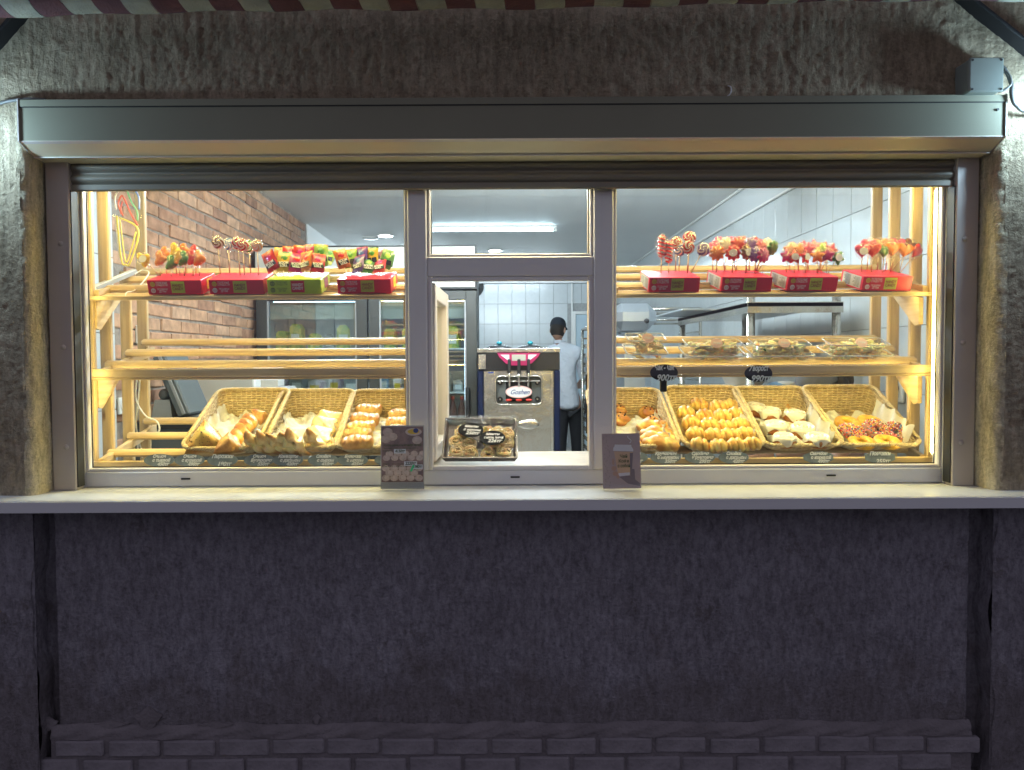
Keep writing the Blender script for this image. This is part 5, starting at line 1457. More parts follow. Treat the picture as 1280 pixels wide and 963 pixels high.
for row, z in enumerate((.040, .057, .073)):
    for k in range(5 - row % 2): dump(-.056 + k * .028 + (row % 2) * .012, z, .0135, mb, 0); dump(-.054 + k * .028 + (row % 2) * .012, z + .002, .0075, mb, 1)
for row, z in enumerate((.108, .122)):
    for k in range(5): dump(-.054 + k * .028 + row * .01, z, .0125, mb, 0); dump(-.052 + k * .027 + row * .01, z + .002, .0065, mb, 1)
for x, z in ((-.050, .196), (-.034, .180), (-.056, .172), (.05, .168)): dump(x, z, .017, mb, 0); dump(x, z + .002, .009, mb, 1)
mb.v = [(max(-W2 + .003, min(W2 - .003, x)), y, min(z, H2 + .001)) for x, y, z in mb.v]
mb.build('dumpling_picture', ['dumpling', 'dumpling_hi'], cd)
mb = MB(); disc(mb, .038, .196, .028, .013, -.0010); mb.build('plate_picture', 'dumpling_hi', cd)
mb = MB(); disc(mb, .038, .197, .020, .0085, -.0013); mb.build('soup_picture', 'print_yellow', cd); mb = MB(); disc(mb, .046, .2, .009, .008, -.0016); mb.build('blue_emblem', 'ink_blue', cd)
text('ПОЛУФАБРИКАТЫ РУЧНОЙ ЛЕПКИ', .0085, (0, -.0026, .150), m='print_dark', parent=cd, width=.128, offset=.0003)
text('Пельмени с мясом говядины 1000 гр', .0078, (-.066, -.0026, .141), m='print_dark', parent=cd, align='LEFT', width=.120)
text('вареники', .0078, (-.066, -.0026, .1325), m='print_dark', parent=cd, align='LEFT', width=.034)
text('Манты 1 кг с мясом', .0078, (-.066, -.0026, .088), m='print_dark', parent=cd, align='LEFT', width=.07)
text('Манты 1 кг с мясом и тыквой', .0078, (-.066, -.0026, .080), m='print_dark', parent=cd, align='LEFT', width=.095)
for x, z, w_, s in ((-.008, .131, .040, '4150тг'), (.028, .089, .044, '2220тг'), (.052, .078, .034, '1980тг')):
    q = part('price_slip', MB().box((x - w_ / 2, -.0034, z - .008), (x + w_ / 2, -.0029, z + .007)), 'label_grey', cd)
    text(s, .0135, (x, -.0038, z), m='print_dark', parent=q, width=w_ * .86, shear=.2, offset=.0005)
part('green_mark', MB().at(X4((.034, -.0045, .073), (0, R(25), 0))).box((-.0035, 0, -.012), (.0035, .0004, .012)), 'mark_green', cd)
# coffee card
p = P(778, 607, -.105)
t = thing('coffee_card', 'acrylic card picturing a hand holding a paper cup of coffee', 'menu card', (p.x, -.10, ZS), (R(-7), 0, R(5)))
part('acrylic_front', MB().box((-.066, -.0022, .004), (.068, -.0002, .215), .0006), 'acrylic', t)
part('foot', MB().prism([(-.072, .002), (.066, .002), (.064, .022), (-.062, .022)], -.020, -.0185).box((-.070, -.022, 0), (.066, .03, .0022)), 'acrylic', t)
cd = part('printed_card', MB().box((-.064, .0002, .006), (.066, .0014, .190)), 'poster_mauve', t)
part('cup_sleeve', MB().prism([(-.024, .130), (.040, .127), (.030, .052), (-.012, .050)], -.0022 + .0018, -.0003 + .0004), 'kraft', cd)
def flat(poly, d, m, nm): part(nm, MB().add([(x, -d, z) for x, z in poly], [tuple(range(len(poly)))]), m, cd)
flat([(-.010, .046), (.030, .048), (.062, .022), (.063, .012), (.02, .022)], .0008, 'shadow_print', 'cup_shade')
flat([(.030, .124), (.041, .124), (.036, .07), (.044, .07), (.046, .03), (.029, .05)], .0012, 'shadow_print', 'hand_shade')
flat([(-.027, .132), (.042, .129), (.042, .136), (.036, .146), (.036, .151), (-.021, .153), (-.022, .147), (-.026, .142)], .0016, 'lid_white', 'cup_lid')
flat([(-.011, .057), (.028, .059), (.027, .050), (-.009, .046)], .0016, 'lid_white', 'cup_foot')
for x, z, rx, rz in ((-.028, .095, .004, .011), (-.026, .073, .0085, .008), (-.022, .056, .009, .008), (-.013, .045, .005, .006)):
    mb = MB(); disc(mb, x, z, rx, rz, -.0019); mb.build('finger_picture', 'skin', cd)
mb = MB().tube([(.030 + .006 * math.sin(k * .9), -.0012, .157 + k * .004) for k in range(7)], .0012, 4); mb.build('steam_picture', 'lid_white', cd)
mb = MB()
for q in range(34):
    x = -.060 + random.Random(q).random() * .022; z = .016 + q * .005; disc(mb, x, z, .0013, .0015, -.0008, 8)
mb.build('dots', 'shadow_print', cd)
for s, z in (('Чай', .113), ('Кофе', .097), ('с собой', .081)): text(s, .0145, (.008, -.0026, z), m='print_dark', parent=cd, width=.042, offset=.0004)
# inner counter under the hatch
tag(MB().box((-.28, .062, 1.086), (.40, .46, 1.122), .004).build('inner_counter', 'counter_stone'), 'beige stone counter just inside the open hatch', 'counter')
# film wrapped tray of noodles nests
p = P(600, 580, .09)
t = thing('wrapped_tray', 'dark plastic tray wrapped in clear film, propped in the hatch', 'food tray', (p.x, .085, 1.124), (R(40), 0, R(-1)))
TM = Matrix.Translation(t.location) @ t.rotation_euler.to_matrix().to_4x4()
w1, w2_, d1 = .136, .125, .205
def rect(w, y0, y1, z): return [(-w, y0, z), (w, y0, z), (w, y1, z), (-w, y1, z)]
m = MB(); A = rect(w2_, .010, d1 - .01, .004); B = rect(w1, 0, d1, .034); C_ = rect(w1 - .006, .006, d1 - .006, .034); D_ = rect(w2_ - .004, .014, d1 - .014, .008)
m.add(A + B + C_ + D_, [(3, 2, 1, 0)] + [(k, (k + 1) % 4, (k + 1) % 4 + 4, k + 4) for k in range(4)] + [(k + 4, (k + 1) % 4 + 4, (k + 1) % 4 + 8, k + 8) for k in range(4)] + [(k + 8, (k + 1) % 4 + 8, (k + 1) % 4 + 12, k + 12) for k in range(4)] + [(12, 13, 14, 15)])
part('tray_shell', m, 'tray_dark', t)
rnd = random.Random(2)
part('cling_film', MB().grid(lambda u, v: (-w1 + 2 * w1 * u, d1 * v, .0405 + .008 * math.sin(math.pi * u) * math.sin(math.pi * v) + .0022 * math.sin(24 * u + 30 * v) + .0018 * math.sin(61 * u - 22 * v)), 40, 30), 'film', t, True)
part('film_hem', MB().tube([(-w1 + 2 * w1 * k / 20, d1 + .002, .040 + .002 * math.sin(k * 2)) for k in range(21)], .003, 6), 'film', t, True)
pos = [(-.085, .035), (-.035, .030), (.03, .030), (.085, .035), (-.09, .085), (-.04, .075), (.04, .080), (.098, .085), (-.07, .135), (.020, .140), (.065, .135), (.10, .125)]
for i, (x, y) in enumerate(pos):
    rn = random.Random(i); mb = MB()
    for q in range(30):
        r = .004 + .024 * rn.random(); a0 = rn.uniform(0, 6.28); tl = rn.uniform(-2.2, 2.2); hz = rn.uniform(.004, .024)
        pts = [(x + r * math.cos(a0 + s * .5) + rn.uniform(-.001, .001), y + r * math.sin(a0 + s * .5) * .95, .012 + hz * (1 - (r - .012) * 20) + tl * .006 * math.sin(a0 + s * .5) + .0) for s in range(9)]
        mb.tube(pts, .0021, 5)
    o = mb.build('noodle_nest', 'noodle', None, True); setM(o, TM); tag(o, 'pale noodle nest, %s from the left in the %s row of the wrapped tray' % (ORD[i % 4], ('front', 'middle', 'back')[i // 4]), 'pasta', 'noodle nests in the wrapped tray')
for x, y, ls, rz, lab in ((-.035, .118, ['Манты', 'с мясом', '250тг'], -.1, 'black oval tag lying at the upper left of the wrapped tray'), (.045, .078, ['Манты', 'с мясом, тыквой', '226тг'], -.02, 'black oval tag lying at the lower right of the wrapped tray')):
    g = thing('price_tag', lab, 'price tag', group='handwritten oval price tags');     g.matrix_world = TM @ X4((x, y, .056), (0, 0, rz)) @ Euler((R(-90), 0, 0)).to_matrix().to_4x4()
    part('plate', disc(MB(), 0, 0, .047, .036, -.0010, y2=.0010), 'black_tag', g)
    for k, s in enumerate(ls): text(s, .0155 if k < 2 else .0205, (.004 * k, -.0018, .017 - .017 * k), (R(90), 0, 0), 'chalk', g, shear=.25, width=.070, offset=.0006)
tag(part('paper_bag', MB().grid(lambda u, v: (.03 * (u - .5) * 2 * (1 - .6 * v) + .22, .20 + .05 * v * math.sin(u * 3), 1.124 + .03 * v * (1 + .2 * math.sin(9 * u))), 10, 6), 'wrap', None, True), 'corner of a clear bag standing behind the wrapped tray', 'bag')
bpy.data.objects['paper_bag'].location = (-.20, 0, 0)

# ============================================================ SOFT ICE MACHINE
def pxX(px, d): return (px - CX) * d / 900
mc = thing('soft_ice_machine', 'steel soft ice cream machine with three black levers and blue sides', 'ice cream machine', (.149, 2.2, FLOOR))
hw, top = .269, 1.425
part('cabinet', MB().box((-hw + .004, .03, .10), (hw - .004, .72, top - .004)), 'dark_grey', mc)
for s in (-1, 1): part('side_panel', MB().box((s * (hw - .036), .002, .08), (s * hw, .72, top - .145), .004), 'navy_panel', mc)
def front():
    m = MB()
    x0, x1, z0, z1 = -hw + .040, hw - .040, .12, top - .148
    rx0, rx1, rz0, rz1 = -.150, .150, top - .365, top - .185      # recess
    for a, b, c, d in ((x0, x1, z0, rz0), (x0, x1, rz1, z1), (x0, rx0, rz0, rz1), (rx1, x1, rz0, rz1)): m.box((a, .010, c), (b, .03, d))
    return m
part('front_panel', front(), 'steel', mc)
for s in (-1, 1): part('edge_trim', MB().box((s * .208, .004, .12), (s * .2285, .012, top - .150), .002), 'steel', mc)
part('recess', MB().box((-.150, .05, top - .365), (.150, .055, top - .185)).box((-.150, .012, top - .365), (-.146, .05, top - .185)).box((.146, .012, top - .365), (.150, .05, top - .185)), 'black_plastic', mc)
def rr_tube(w, h, r, cx, cz, y, rad):
    pts = []
    for a0, sx, sz in ((0, 1, 1), (90, -1, 1), (180, -1, -1), (270, 1, -1)):
        for k in range(6):
            q = R(a0 + 18 * k); pts.append((cx + sx * (w - r) + r * math.cos(q), y, cz + sz * (h - r) + r * math.sin(q)))
    return MB().tube(pts, rad, 8, closed=True)
part('recess_rim', rr_tube(.152, .093, .03, 0, top - .275, .008, .006), 'steel', mc, True)
part('top_plate', MB().box((-hw - .002, -.004, top - .028), (hw + .002, .72, top), .004), 'steel', mc)
part('black_band', MB().box((-hw + .001, -.001, top - .143), (hw - .001, .03, top - .029), .003), 'black_plastic', mc)
for s in (-1, 1):
    part('vent_plate', MB().box((s * .215, -.004, top - .135), (s * .262, -.0005, top - .040), .002), 'steel', mc) if s < 0 else None
cp = part('control_panel', MB().prism([(-.140, top - .032), (.140, top - .032), (.125, top - .058), (.085, top - .098), (.05, top - .112), (-.05, top - .112), (-.085, top - .098), (-.125, top - .058)], -.012, 0), 'pink_panel', mc)
MB().box((-.045, -.0145, top - .082), (.045, -.0122, top - .042), .001).build('screen', 'screen_grey', cp)
for s in (-1, 1): MB().prism([(s * .120, top - .042), (s * .062, top - .042), (s * .062, top - .085)], -.0135, -.0122).build('button_pad', 'label_grey', cp)
blk = part('dispenser_block', MB().box((-.085, .020, top - .350), (.085, .05, top - .215), .008), 'black_plastic', mc)
part('dispenser_bar', MB().tube([(-.14, .018, top - .215), (.14, .018, top - .215)], .006, 8), 'steel', mc)
for x in (-.062, 0, .062):
    lv = part('lever', MB().box((x - .0105, -.055, top - .165), (x + .0105, -.034, top - .070), .005), 'black_matte', mc)
    MB().tube([(x, -.045, top - .165), (x, -.040, top - .19), (x, -.02, top - .225)], [.008, .007, .006], 8).tube([(x, -.012, top - .185), (x, -.012, top - .25)], [.011, .006], 10).tube([(x - .018, -.012, top - .215), (x + .018, -.012, top - .215)], .005, 8).build('valve', 'steel', lv, True)
ov = part('oval_badge', disc(MB(), 0, top - .285, .087, .040, -.006, y2=.006), 'oval_pink', mc)
disc(MB(), 0, top - .285, .078, .033, -.0075, y2=-.0062).build('oval_field', 'oval_white', ov)
text('Goshen', .043, (.004, -.0085, top - .287), (R(90), 0, 0), 'ink_blue', ov, shear=.45, width=.125, offset=.0006, name='badge_script')
for x in (-.066, 0, .066): part('nozzle_cap', MB().ball((x, .004, top - .338), (.021, .012, .008), 12, 8), 'red_plastic', mc, True)
for x in (-.122, .122):
    for z in (top - .225, top - .333):
        k = part('star_knob', MB().tube([(x, .045, z), (x, .015, z)], .017, 8), 'black_plastic', mc); MB().tube([(x, .016, z), (x, .012, z)], .006, 8).build('knob_pin', 'steel', k)
part('embossed_tray', MB().grid(lambda u, v: (.065 + .070 * v * math.cos(2 * math.pi * u), .0095 - .010 * math.cos(v * math.pi / 2) ** .5 * (1 if v < .99 else 0), top - .50 + .032 * v * math.sin(2 * math.pi * u)), 32, 8, True), 'steel', mc, True)
part('brand_plate', MB().box((-.20, .0085, top - .162), (-.165, .0098, top - .153)), 'ink_blue', mc)
for x, lbl in ((-.145, ''), (.065, '')):
    ld = part('hopper_lid', MB().lathe([(0, .020), (.045, .017), (.078, .006), (.086, .0), (.086, -.004)], 28, (x + .02, .20, top + .006)), 'black_plastic', mc, True)
    MB().ball((x + .02, .20, top + .038), (.020, .020, .014), 14, 8).tube([(x + .02, .20, top + .015), (x + .02, .20, top + .035)], .008, 10).build('lid_knob', 'teal_plastic', ld, True)

# ============================================================ GLASS DOOR FRIDGE
FY = 2.80
fr = thing('display_fridge', 'tall dark two door drinks fridge with a cream header', 'fridge', (-.95, FY, FLOOR))
X0, X1, FT = -1.765, -.137, 2.34
def fp(nm, mb, m, smooth=False, par=None): return pw(nm, mb, m, fr, smooth, par)
fp('cabinet', MB().box((X0, FY + .05, .2), (X0 + .05, FY + .7, FT - .32)).box((X1 - .04, FY + .05, .2), (X1, FY + .7, FT - .32)).box((X0 + .05, FY + .66, .2), (X1 - .04, FY + .7, FT - .32)).box((X0 + .05, FY + .05, .2), (X1 - .04, FY + .66, .30)).box((X0, FY + .05, FT - .318), (X1, FY + .7, FT - .01)), 'dark_frame')
fp('inner_lining', MB().box((X0 + .052, FY + .07, .302), (X0 + .06, FY + .65, FT - .325)).box((X1 - .05, FY + .07, .302), (X1 - .042, FY + .65, FT - .325)).box((X0 + .06, FY + .64, .302), (X1 - .05, FY + .655, FT - .325)), 'fridge_inner')
hd = fp('header', MB().box((X0, FY - .01, FT - .322), (X1, FY + .049, FT), .002), 'black_matte')
fp('header_panel', MB().box((X0 + .012, FY - .013, FT - .306), (X1 - .014, FY - .0105, FT - .012)), 'cream_panel', par=hd)
for a, b in ((X0 + .006, -.945), (-.935, X1 - .002)):
    f = MB(); z0, z1 = .25, FT - .330; wd = .078
    f.box((a, FY, z0), (a + wd, FY + .045, z1), .003).box((b - wd, FY, z0), (b, FY + .045, z1), .003).box((a + wd, FY + .001, z1 - .07), (b - wd, FY + .044, z1), .003).box((a + wd, FY + .001, z0), (b - wd, FY + .044, z0 + .07), .003)
    d = fp('door', f, 'dark_frame')
    fp('glass', MB().box((a + wd, FY + .018, z0 + .07), (b - wd, FY + .022, z1 - .07)), 'fridge_glass', par=d)
    fp('bead', MB().box((b - wd - .012, FY + .010, z0 + .07), (b - wd, FY + .016, z1 - .07)).box((a + wd, FY + .010, z0 + .07), (a + wd + .012, FY + .016, z1 - .07)), 'grey_plastic', par=d)
    hx = b - .03 if a > -1 else b - .028
    if a > -1: fp('door_handle', MB().box((b - .085, FY - .035, .95), (b - .055, FY - .002, 1.30), .006), 'black_matte', par=d)
    fp('sign_strip', MB().box((a + wd + .002, FY + .08, z1 - .20), (b - wd - .002, FY + .09, z1 - .075)), 'cream_panel', par=d)
    fp('inner_lamp', MB().box((b - wd - .016, FY + .06, 1.20), (b - wd - .004, FY + .068, 1.66)), 'fridge_led', par=d)
    fp('top_lamp', MB().box((a + wd + .02, FY + .10, z1 - .075), (b - wd - .02, FY + .12, z1 - .062)), 'fridge_led', par=d)
SH = (.60, .93, 1.26, 1.59)
for z in SH: fp('wire_shelf', MB().box((X0 + .065, FY + .10, z - .012), (X1 - .055, FY + .60, z), .002), 'white_plastic')
def bottle(x, y, z, h, r, body, cap, lab, label):
    t = thing('drink_bottle', label, 'bottle', (x, y, z), group='drinks in the fridge')
    part('bottle_body', MB().lathe([(0, 0), (r * .95, 0), (r, .02), (r, h * .55), (r * .9, h * .66), (r * .35, h * .88), (r * .34, h * .94), (0, h * .94)], 16), body, t, True)
    part('wrap_label', MB().lathe([(r * 1.01, h * .22), (r * 1.02, h * .5)], 16), lab, t, True)
    part('cap', MB().lathe([(r * .42, h * .92), (r * .42, h), (0, h)], 12), cap, t)
for i, px in enumerate((566, 577)):
    bottle(pxX(px, 5.46), FY + .16, .94, .285, .033, 'water_bottle', 'red_plastic', 'label_mix', 'dark cola bottle with red cap, %s of the two right of the open sash' % ('left', 'right')[i])
    bottle(pxX(px, 5.46) - .002, FY + .16, .61, .285, .033, 'water_bottle', 'red_plastic', 'label_mix', 'dark cola bottle on the lowest shelf, %s of the two' % ('left', 'right')[i])
rnd = random.Random(9); n_ = 0
bpos = []
for sz, hmax, mats_ in ((1.59, .20, ('can_green', 'can_green', 'box_grey')), (1.26, .16, ('box_grey', 'plastic_blue', 'label_mix')), (.93, .18, ('box_grey', 'can_green', 'label_mix'))):
    x = X0 + .10
    while x < X1 - .12:
        w = rnd.uniform(.07, .13); h = rnd.uniform(.5, 1) * hmax; m = rnd.choice(mats_)
        if not (sz == .93 and x > -.48):
            side = 'left' if x < -.95 else 'right'; lev = {1.59: 'upper', 1.26: 'middle', .93: 'lower'}[sz]
            k = len([1 for b in bpos if b == (side, lev)]); bpos.append((side, lev))
            t = thing('food_pack', '%s pack on %s fridge shelf, %s from left behind the %s door' % ({'can_green': 'green and yellow', 'box_grey': 'grey', 'plastic_blue': 'blue', 'label_mix': 'white and violet'}[m], lev, ORD[k], side), 'food pack', (x + w / 2, FY + .20, sz), (0, 0, rnd.uniform(-.2, .2)), 'packs in the fridge')
            part('pack_body', MB().prism([(-w * .45, 0), (w * .45, 0), (w * .42, h * .85), (w * .2, h), (-w * .2, h), (-w * .42, h * .85)], -.05, .05), m, t)
            part('pack_label', MB().box((-w * .3, -.0515, h * .2), (w * .3, -.0502, h * .6)), rnd.choice(('label_grey', 'print_yellow', 'print_white')), t)
        x += w + rnd.uniform(.005, .04)
pq = P(591, 359, 8.48); t = tag(MB().tube([(pq.x, 8.46, pq.z), (pq.x, 8.497, pq.z)], .165, 32).build('round_plaque', 'black_matte'), 'black round disc on the tiled wall, its edge showing beside the fridge', 'sign')

# ============================================================ LEFT CORNER BEHIND THE RACK
dk = thing('cash_desk', 'dark low desk by the brick wall carrying the till', 'desk', (-1.35, 1.35, FLOOR))
pw('desk_top', MB().box((-1.79, 1.0, 1.17), (-.95, 1.72, 1.20), .003), 'black_matte', dk)
pw('desk_front', MB().box((-1.79, 1.03, FLOOR), (-.96, 1.05, 1.168)), 'dark_grey', dk)
tm = thing('till_monitor', 'tilted dark till monitor seen from behind by the brick wall', 'monitor', (-1.535, 1.15, 1.20))
part('screen_shell', MB().at(X4((0, .02, .03), (0, R(-22), 0))).box((-.035, -.13, 0), (.030, .13, .33), .008), 'dark_grey', tm)
part('screen_rib', MB().at(X4((0, .02, .03), (0, R(-22), 0))).box((-.006, -.136, .01), (.012, -.131, .32), .002), 'grey_plastic', tm)
part('stand', MB().box((-.08, -.06, 0), (.12, .12, .03), .004), 'dark_grey', tm)
pt = thing('card_reader_stand', 'grey tapered stand topped with a dark ball, left of the till monitor', 'stand', (-1.66, 1.1, 1.20))
part('stand_body', MB().prism([(-.055, 0), (.055, 0), (.045, .11), (-.03, .11)], -.04, .04), 'grey_plastic', pt)
part('ball', MB().ball((.005, 0, .135), .031, 16, 10), 'dark_grey', pt, True)
wc = thing('white_cabinet', 'plain white cabinet behind the till monitor', 'cabinet', (-1.6, 1.9, FLOOR))
pw('cabinet_body', MB().box((-1.785, 1.8, FLOOR), (-1.44, 2.4, 1.50), .006), 'white_plastic', wc)
pw('cabinet_door', MB().box((-1.775, 1.792, .25), (-1.45, 1.799, 1.47), .003), 'cream_panel', wc)
pr = thing('receipt_printer', 'small grey printer beside the white cabinet', 'printer', (-1.30, 1.75, 1.20))
part('printer_body', MB().box((-.12, -.10, .0), (.09, .12, .15), .01), 'grey_plastic', pr)
part('printer_slot', MB().box((-.09, -.104, .05), (.06, -.1005, .10), .001), 'black_matte', pr)
part('paper_slip', MB().box((-.06, -.09, .15), (.04, -.088, .19)), 'paper', pr)
st_ = thing('printer_stand', 'pale stand carrying the small grey printer', 'stand', (-1.30, 1.85, FLOOR))
pw('stand_body', MB().box((-1.43, 1.73, FLOOR), (-1.10, 2.05, 1.198), .004), 'cream_panel', st_)
def socket(px, py, Y, X, label, w=.04, h=.04, facing='x'):
    t = thing('wall_socket', label, 'socket', (X, Y, 1.5 - (py - 450) * (Y + 2.5) / 900))
    part('plate', MB().box((0, -w / 2, -h / 2), (.012, w / 2, h / 2), .003), 'white_plastic', t)
    part('insert', MB().tube([(.012, 0, 0), (.016, 0, 0)], min(w, h) * .35, 14), 'white_plastic', t)
def YatX(px, X): return X * 900 / (px - CX) - 2.5
socket(173, 416, YatX(173, -1.80), -1.800, 'small white box on the brick wall above the middle shelf', .05, .09)
socket(150, 505, YatX(150, -1.80), -1.800, 'round white socket on the wall low behind the left rack', .07, .08)
socket(172, 512, YatX(172, -1.80), -1.800, 'white switch box on the brick wall low behind the left rack', .07, .09)
t = thing('wall_socket', 'white socket on the tiled wall low behind the right rack', 'socket', (1.892, YatX(1124, 1.89), 1.5 - 41 * (YatX(1124, 1.89) + 2.5) / 900), (0, 0, math.pi))
part('plate', MB().box((0, -.05, -.055), (.014, .05, .055), .004), 'white_plastic', t); part('plug', MB().ball((.03, 0, .01), (.024, .03, .03), 10, 8), 'black_matte', t, True)
cable('white cable looping down from the middle shelf at the far left', [tuple(P(171, 475, .42)), tuple(P(170, 500, .44)), tuple(P(182, 520, .44)), tuple(P(196, 527, .44)), tuple(P(198, 540, .44)), tuple(P(178, 545, .44)), tuple(P(172, 560, .42)), tuple(P(178, 572, .40))], .0035, 'cable_white')
cable('second white cable hanging straighter behind the left rack', [tuple(P(175, 475, .5)), tuple(P(173, 498, .5)), tuple(P(170, 530, .5)), tuple(P(176, 560, .5)), tuple(P(184, 566, .48))], .0035, 'cable_white')
cable('white flex trailing from the aluminium light bar on the top shelf', [tuple(P(168, 343, .30)), tuple(P(178, 338, .34)), tuple(P(186, 342, .30)), tuple(P(170, 362, .2)), tuple(P(158, 366, .14)), tuple(P(157, 374, .11))], .0022, 'cable_white')
lb = thing('light_bar', 'unlit aluminium light bar lying diagonally on the top shelf', 'light fitting')
a, b = P(117, 366, .15), P(169, 344, .40); d = (b - a)
lb.matrix_world = Matrix.Translation(a + Vector((0, 0, .012))) @ Vector((0, 1, 0)).rotation_difference(d.normalized()).to_matrix().to_4x4()
part('profile', MB().box((-.012, 0, -.006), (.012, d.length, .008), .002), 'grey_plastic', lb); part('diffuser', MB().box((-.010, .004, .0082), (.010, d.length - .004, .012), .001), 'white_plastic', lb); part('end_cap', MB().box((-.013, -.008, -.007), (.013, 0, .013), .002), 'white_plastic', lb)

# unlit neon sign of an ice cream cone
ns = thing('neon_cone_sign', 'unlit neon ice cream cone in coloured tubes at the far left', 'neon sign', tuple(P(160, 290, .33)))
def nt(pts, m, r=.0036):
    q = [P(x, y, .33) - Vector(ns.location) for x, y in pts]; out = []
    for i in range(len(q) - 1):
        p0 = q[max(i - 1, 0)]; p1 = q[i]; p2 = q[i + 1]; p3 = q[min(i + 2, len(q) - 1)]
        for k in range(6):
            s = k / 6; out.append(.5 * ((2 * p1) + (-p0 + p2) * s + (2 * p0 - 5 * p1 + 4 * p2 - p3) * s * s + (-p0 + 3 * p1 - 3 * p2 + p3) * s ** 3))
    out.append(q[-1]); part('neon_tube', MB().tube(out, r, 8), m, ns, True)
nt([(146, 270), (152, 325), (157, 331), (163, 328), (173, 288), (149, 272)], 'neon_yellow')
nt([(150, 275), (156, 322), (160, 325), (170, 290)], 'neon_yellow', .0028)
nt([(144, 268), (149, 318), (155, 332), (162, 331)], 'neon_white', .0022)
nt([(152, 268), (148, 255), (152, 245), (156, 250), (164, 268), (172, 282)], 'neon_red')
nt([(153, 252), (151, 262), (154, 270)], 'neon_red', .0028)
nt([(158, 236), (164, 252), (171, 264), (172, 276)], 'neon_green')
nt([(166, 234), (173, 246), (174, 262)], 'neon_blue')
nt([(145, 262), (144, 246), (152, 234)], 'neon_white')
c0, c1 = P(140, 226, .345) - Vector(ns.location), P(178, 338, .345) - Vector(ns.location)
part('backing', MB().box((c0.x, .012, c1.z), (c1.x, .016, c0.z), .001), 'acrylic', ns)

# ============================================================ STEEL FURNITURE, RIGHT AND BACK
ss = thing('steel_shelving', 'stainless steel shelving unit against the tiled wall on the right', 'shelving', (1.53, 1.9, FLOOR))
for x in (1.325, 1.77):
    for y in (1.25, 2.62): pw('post', MB().tube([(x, y, FLOOR), (x, y, 1.84)], .022, 16), 'steel', ss, True)
for z0, z1 in ((1.735, 1.790), (1.290, 1.325), (.60, .635)): pw('shelf', MB().box((1.30, 1.225, z0 + .03 if z1 > 1.7 else z0), (1.795, 2.645, z1), .003).box((1.30, 1.225, z0), (1.795, 1.232, z1 + .001)).box((1.30, 1.232, z0), (1.306, 2.645, z1 + .001)), 'steel', ss)
bo = thing('mixing_bowl', 'wide white bowl on the steel shelving with a dark flower on its side', 'bowl', (pxX(930, 3.98), 1.48, 1.328))
part('bowl_wall', MB().lathe([(0, .001), (.05, .0), (.10, .035), (.118, .075), (.122, .076), (.113, .070), (.096, .033), (.05, .006), (0, .006)], 32), 'print_white', bo, True)
part('flower_mark', MB().ball((0, -.095, .036), (.022, .012, .020), 10, 8), 'dark_grey', bo, True)
bo2 = thing('plastic_tub', 'clear plastic tub left of the white bowl on the steel shelving', 'tub', (1.36, 1.40, 1.328)); 
part('tub_wall', MB().prism([(-.05, 0), (.05, 0), (.058, .08), (-.058, .08)], -.05, .05), 'plastic_clear', bo2); part('tub_rim', MB().box((-.061, -.053, .0802), (.061, .053, .085), .002), 'white_plastic', bo2)
bg_ = thing('blue_bag', 'crumpled blue and white bag beside the bowl', 'bag', (1.60, 1.52, 1.328)); part('bag_body', MB().ball((0, 0, .022), (.09, .07, .022), 16, 10), 'plastic_blue', bg_, True); part('bag_print', MB().ball((.01, -.02, .03), (.06, .05, .018), 14, 8), 'print_white', bg_, True)
pt_ = thing('oven_tray', 'blue lined tray jutting over the end of the steel shelf', 'tray', (1.33, 2.45, 1.794)); part('tray_base', MB().box((-.20, -.55, 0), (.25, .15, .012), .003), 'steel_blue', pt_); part('tray_film', MB().grid(lambda u, v: (-.19 + .42 * u, -.54 + .68 * v, .018 + .012 * abs(math.sin(9 * u + 5 * v))), 14, 14), 'wrap', pt_, True)
def trolley(label, x0, x1, y0, y1, z1, n, load):
    t = thing('tray_trolley', label, 'trolley', ((x0 + x1) / 2, (y0 + y1) / 2, FLOOR), group='steel tray trolleys')
    for x in (x0, x1):
        for y in (y0, y1): pw('upright', MB().tube([(x, y, FLOOR + .08), (x, y, z1)], .014, 8), 'steel', t, True)
        pw('top_bar', MB().tube([(x, y0, z1), (x, y1, z1)], .014, 8), 'steel', t, True)
    for y in (y0, y1):
        pw('top_bar', MB().tube([(x0, y, z1), (x1, y, z1)], .014, 8), 'steel', t, True); pw('cross_rail', MB().tube([(x0, y, z1 - .09), (x1, y, z1 - .09)], .009, 8), 'steel', t, True)
    for x in (x0, x1):
        for y in (y0, y1): pw('wheel', MB().tube([(x - .015, y, FLOOR + .04), (x + .015, y, FLOOR + .04)], .04, 14), 'black_matte', t)
    for k in range(n):
        z = FLOOR + .2 + (z1 - .18 - FLOOR - .2) * k / (n - 1)
        pw('runner', MB().box((x0 + .01, y0, z - .012), (x0 + .03, y1, z), .001), 'steel', t); pw('runner', MB().box((x1 - .03, y0, z - .012), (x1 - .01, y1, z), .001), 'steel', t)
        if k in load:
            tr = thing('baking_tray', 'dark baking tray, %s from the bottom in the %s' % (ORD[k], 'trolley behind the man' if x0 < 1 else 'trolley on the right'), 'tray', ((x0 + x1) / 2, (y0 + y1) / 2, z + .002), group='baking trays on the trolleys')
            hw_ = (x1 - x0) / 2 - .016; hd_ = (y1 - y0) / 2
            part('tray_base', MB().box((-hw_, -hd_, 0), (hw_, hd_, .004)), 'black_matte', tr); part('tray_lip', MB().box((-hw_, -hd_ - .003, 0), (hw_, -hd_, .028)).box((-hw_ - .003, -hd_, 0.001), (-hw_, hd_, .028)), 'steel', tr)
    return t
trolley('tall steel tray trolley full of dark trays behind the man', .872, 1.32, 4.15, 4.75, 1.80, 15, range(0, 15))
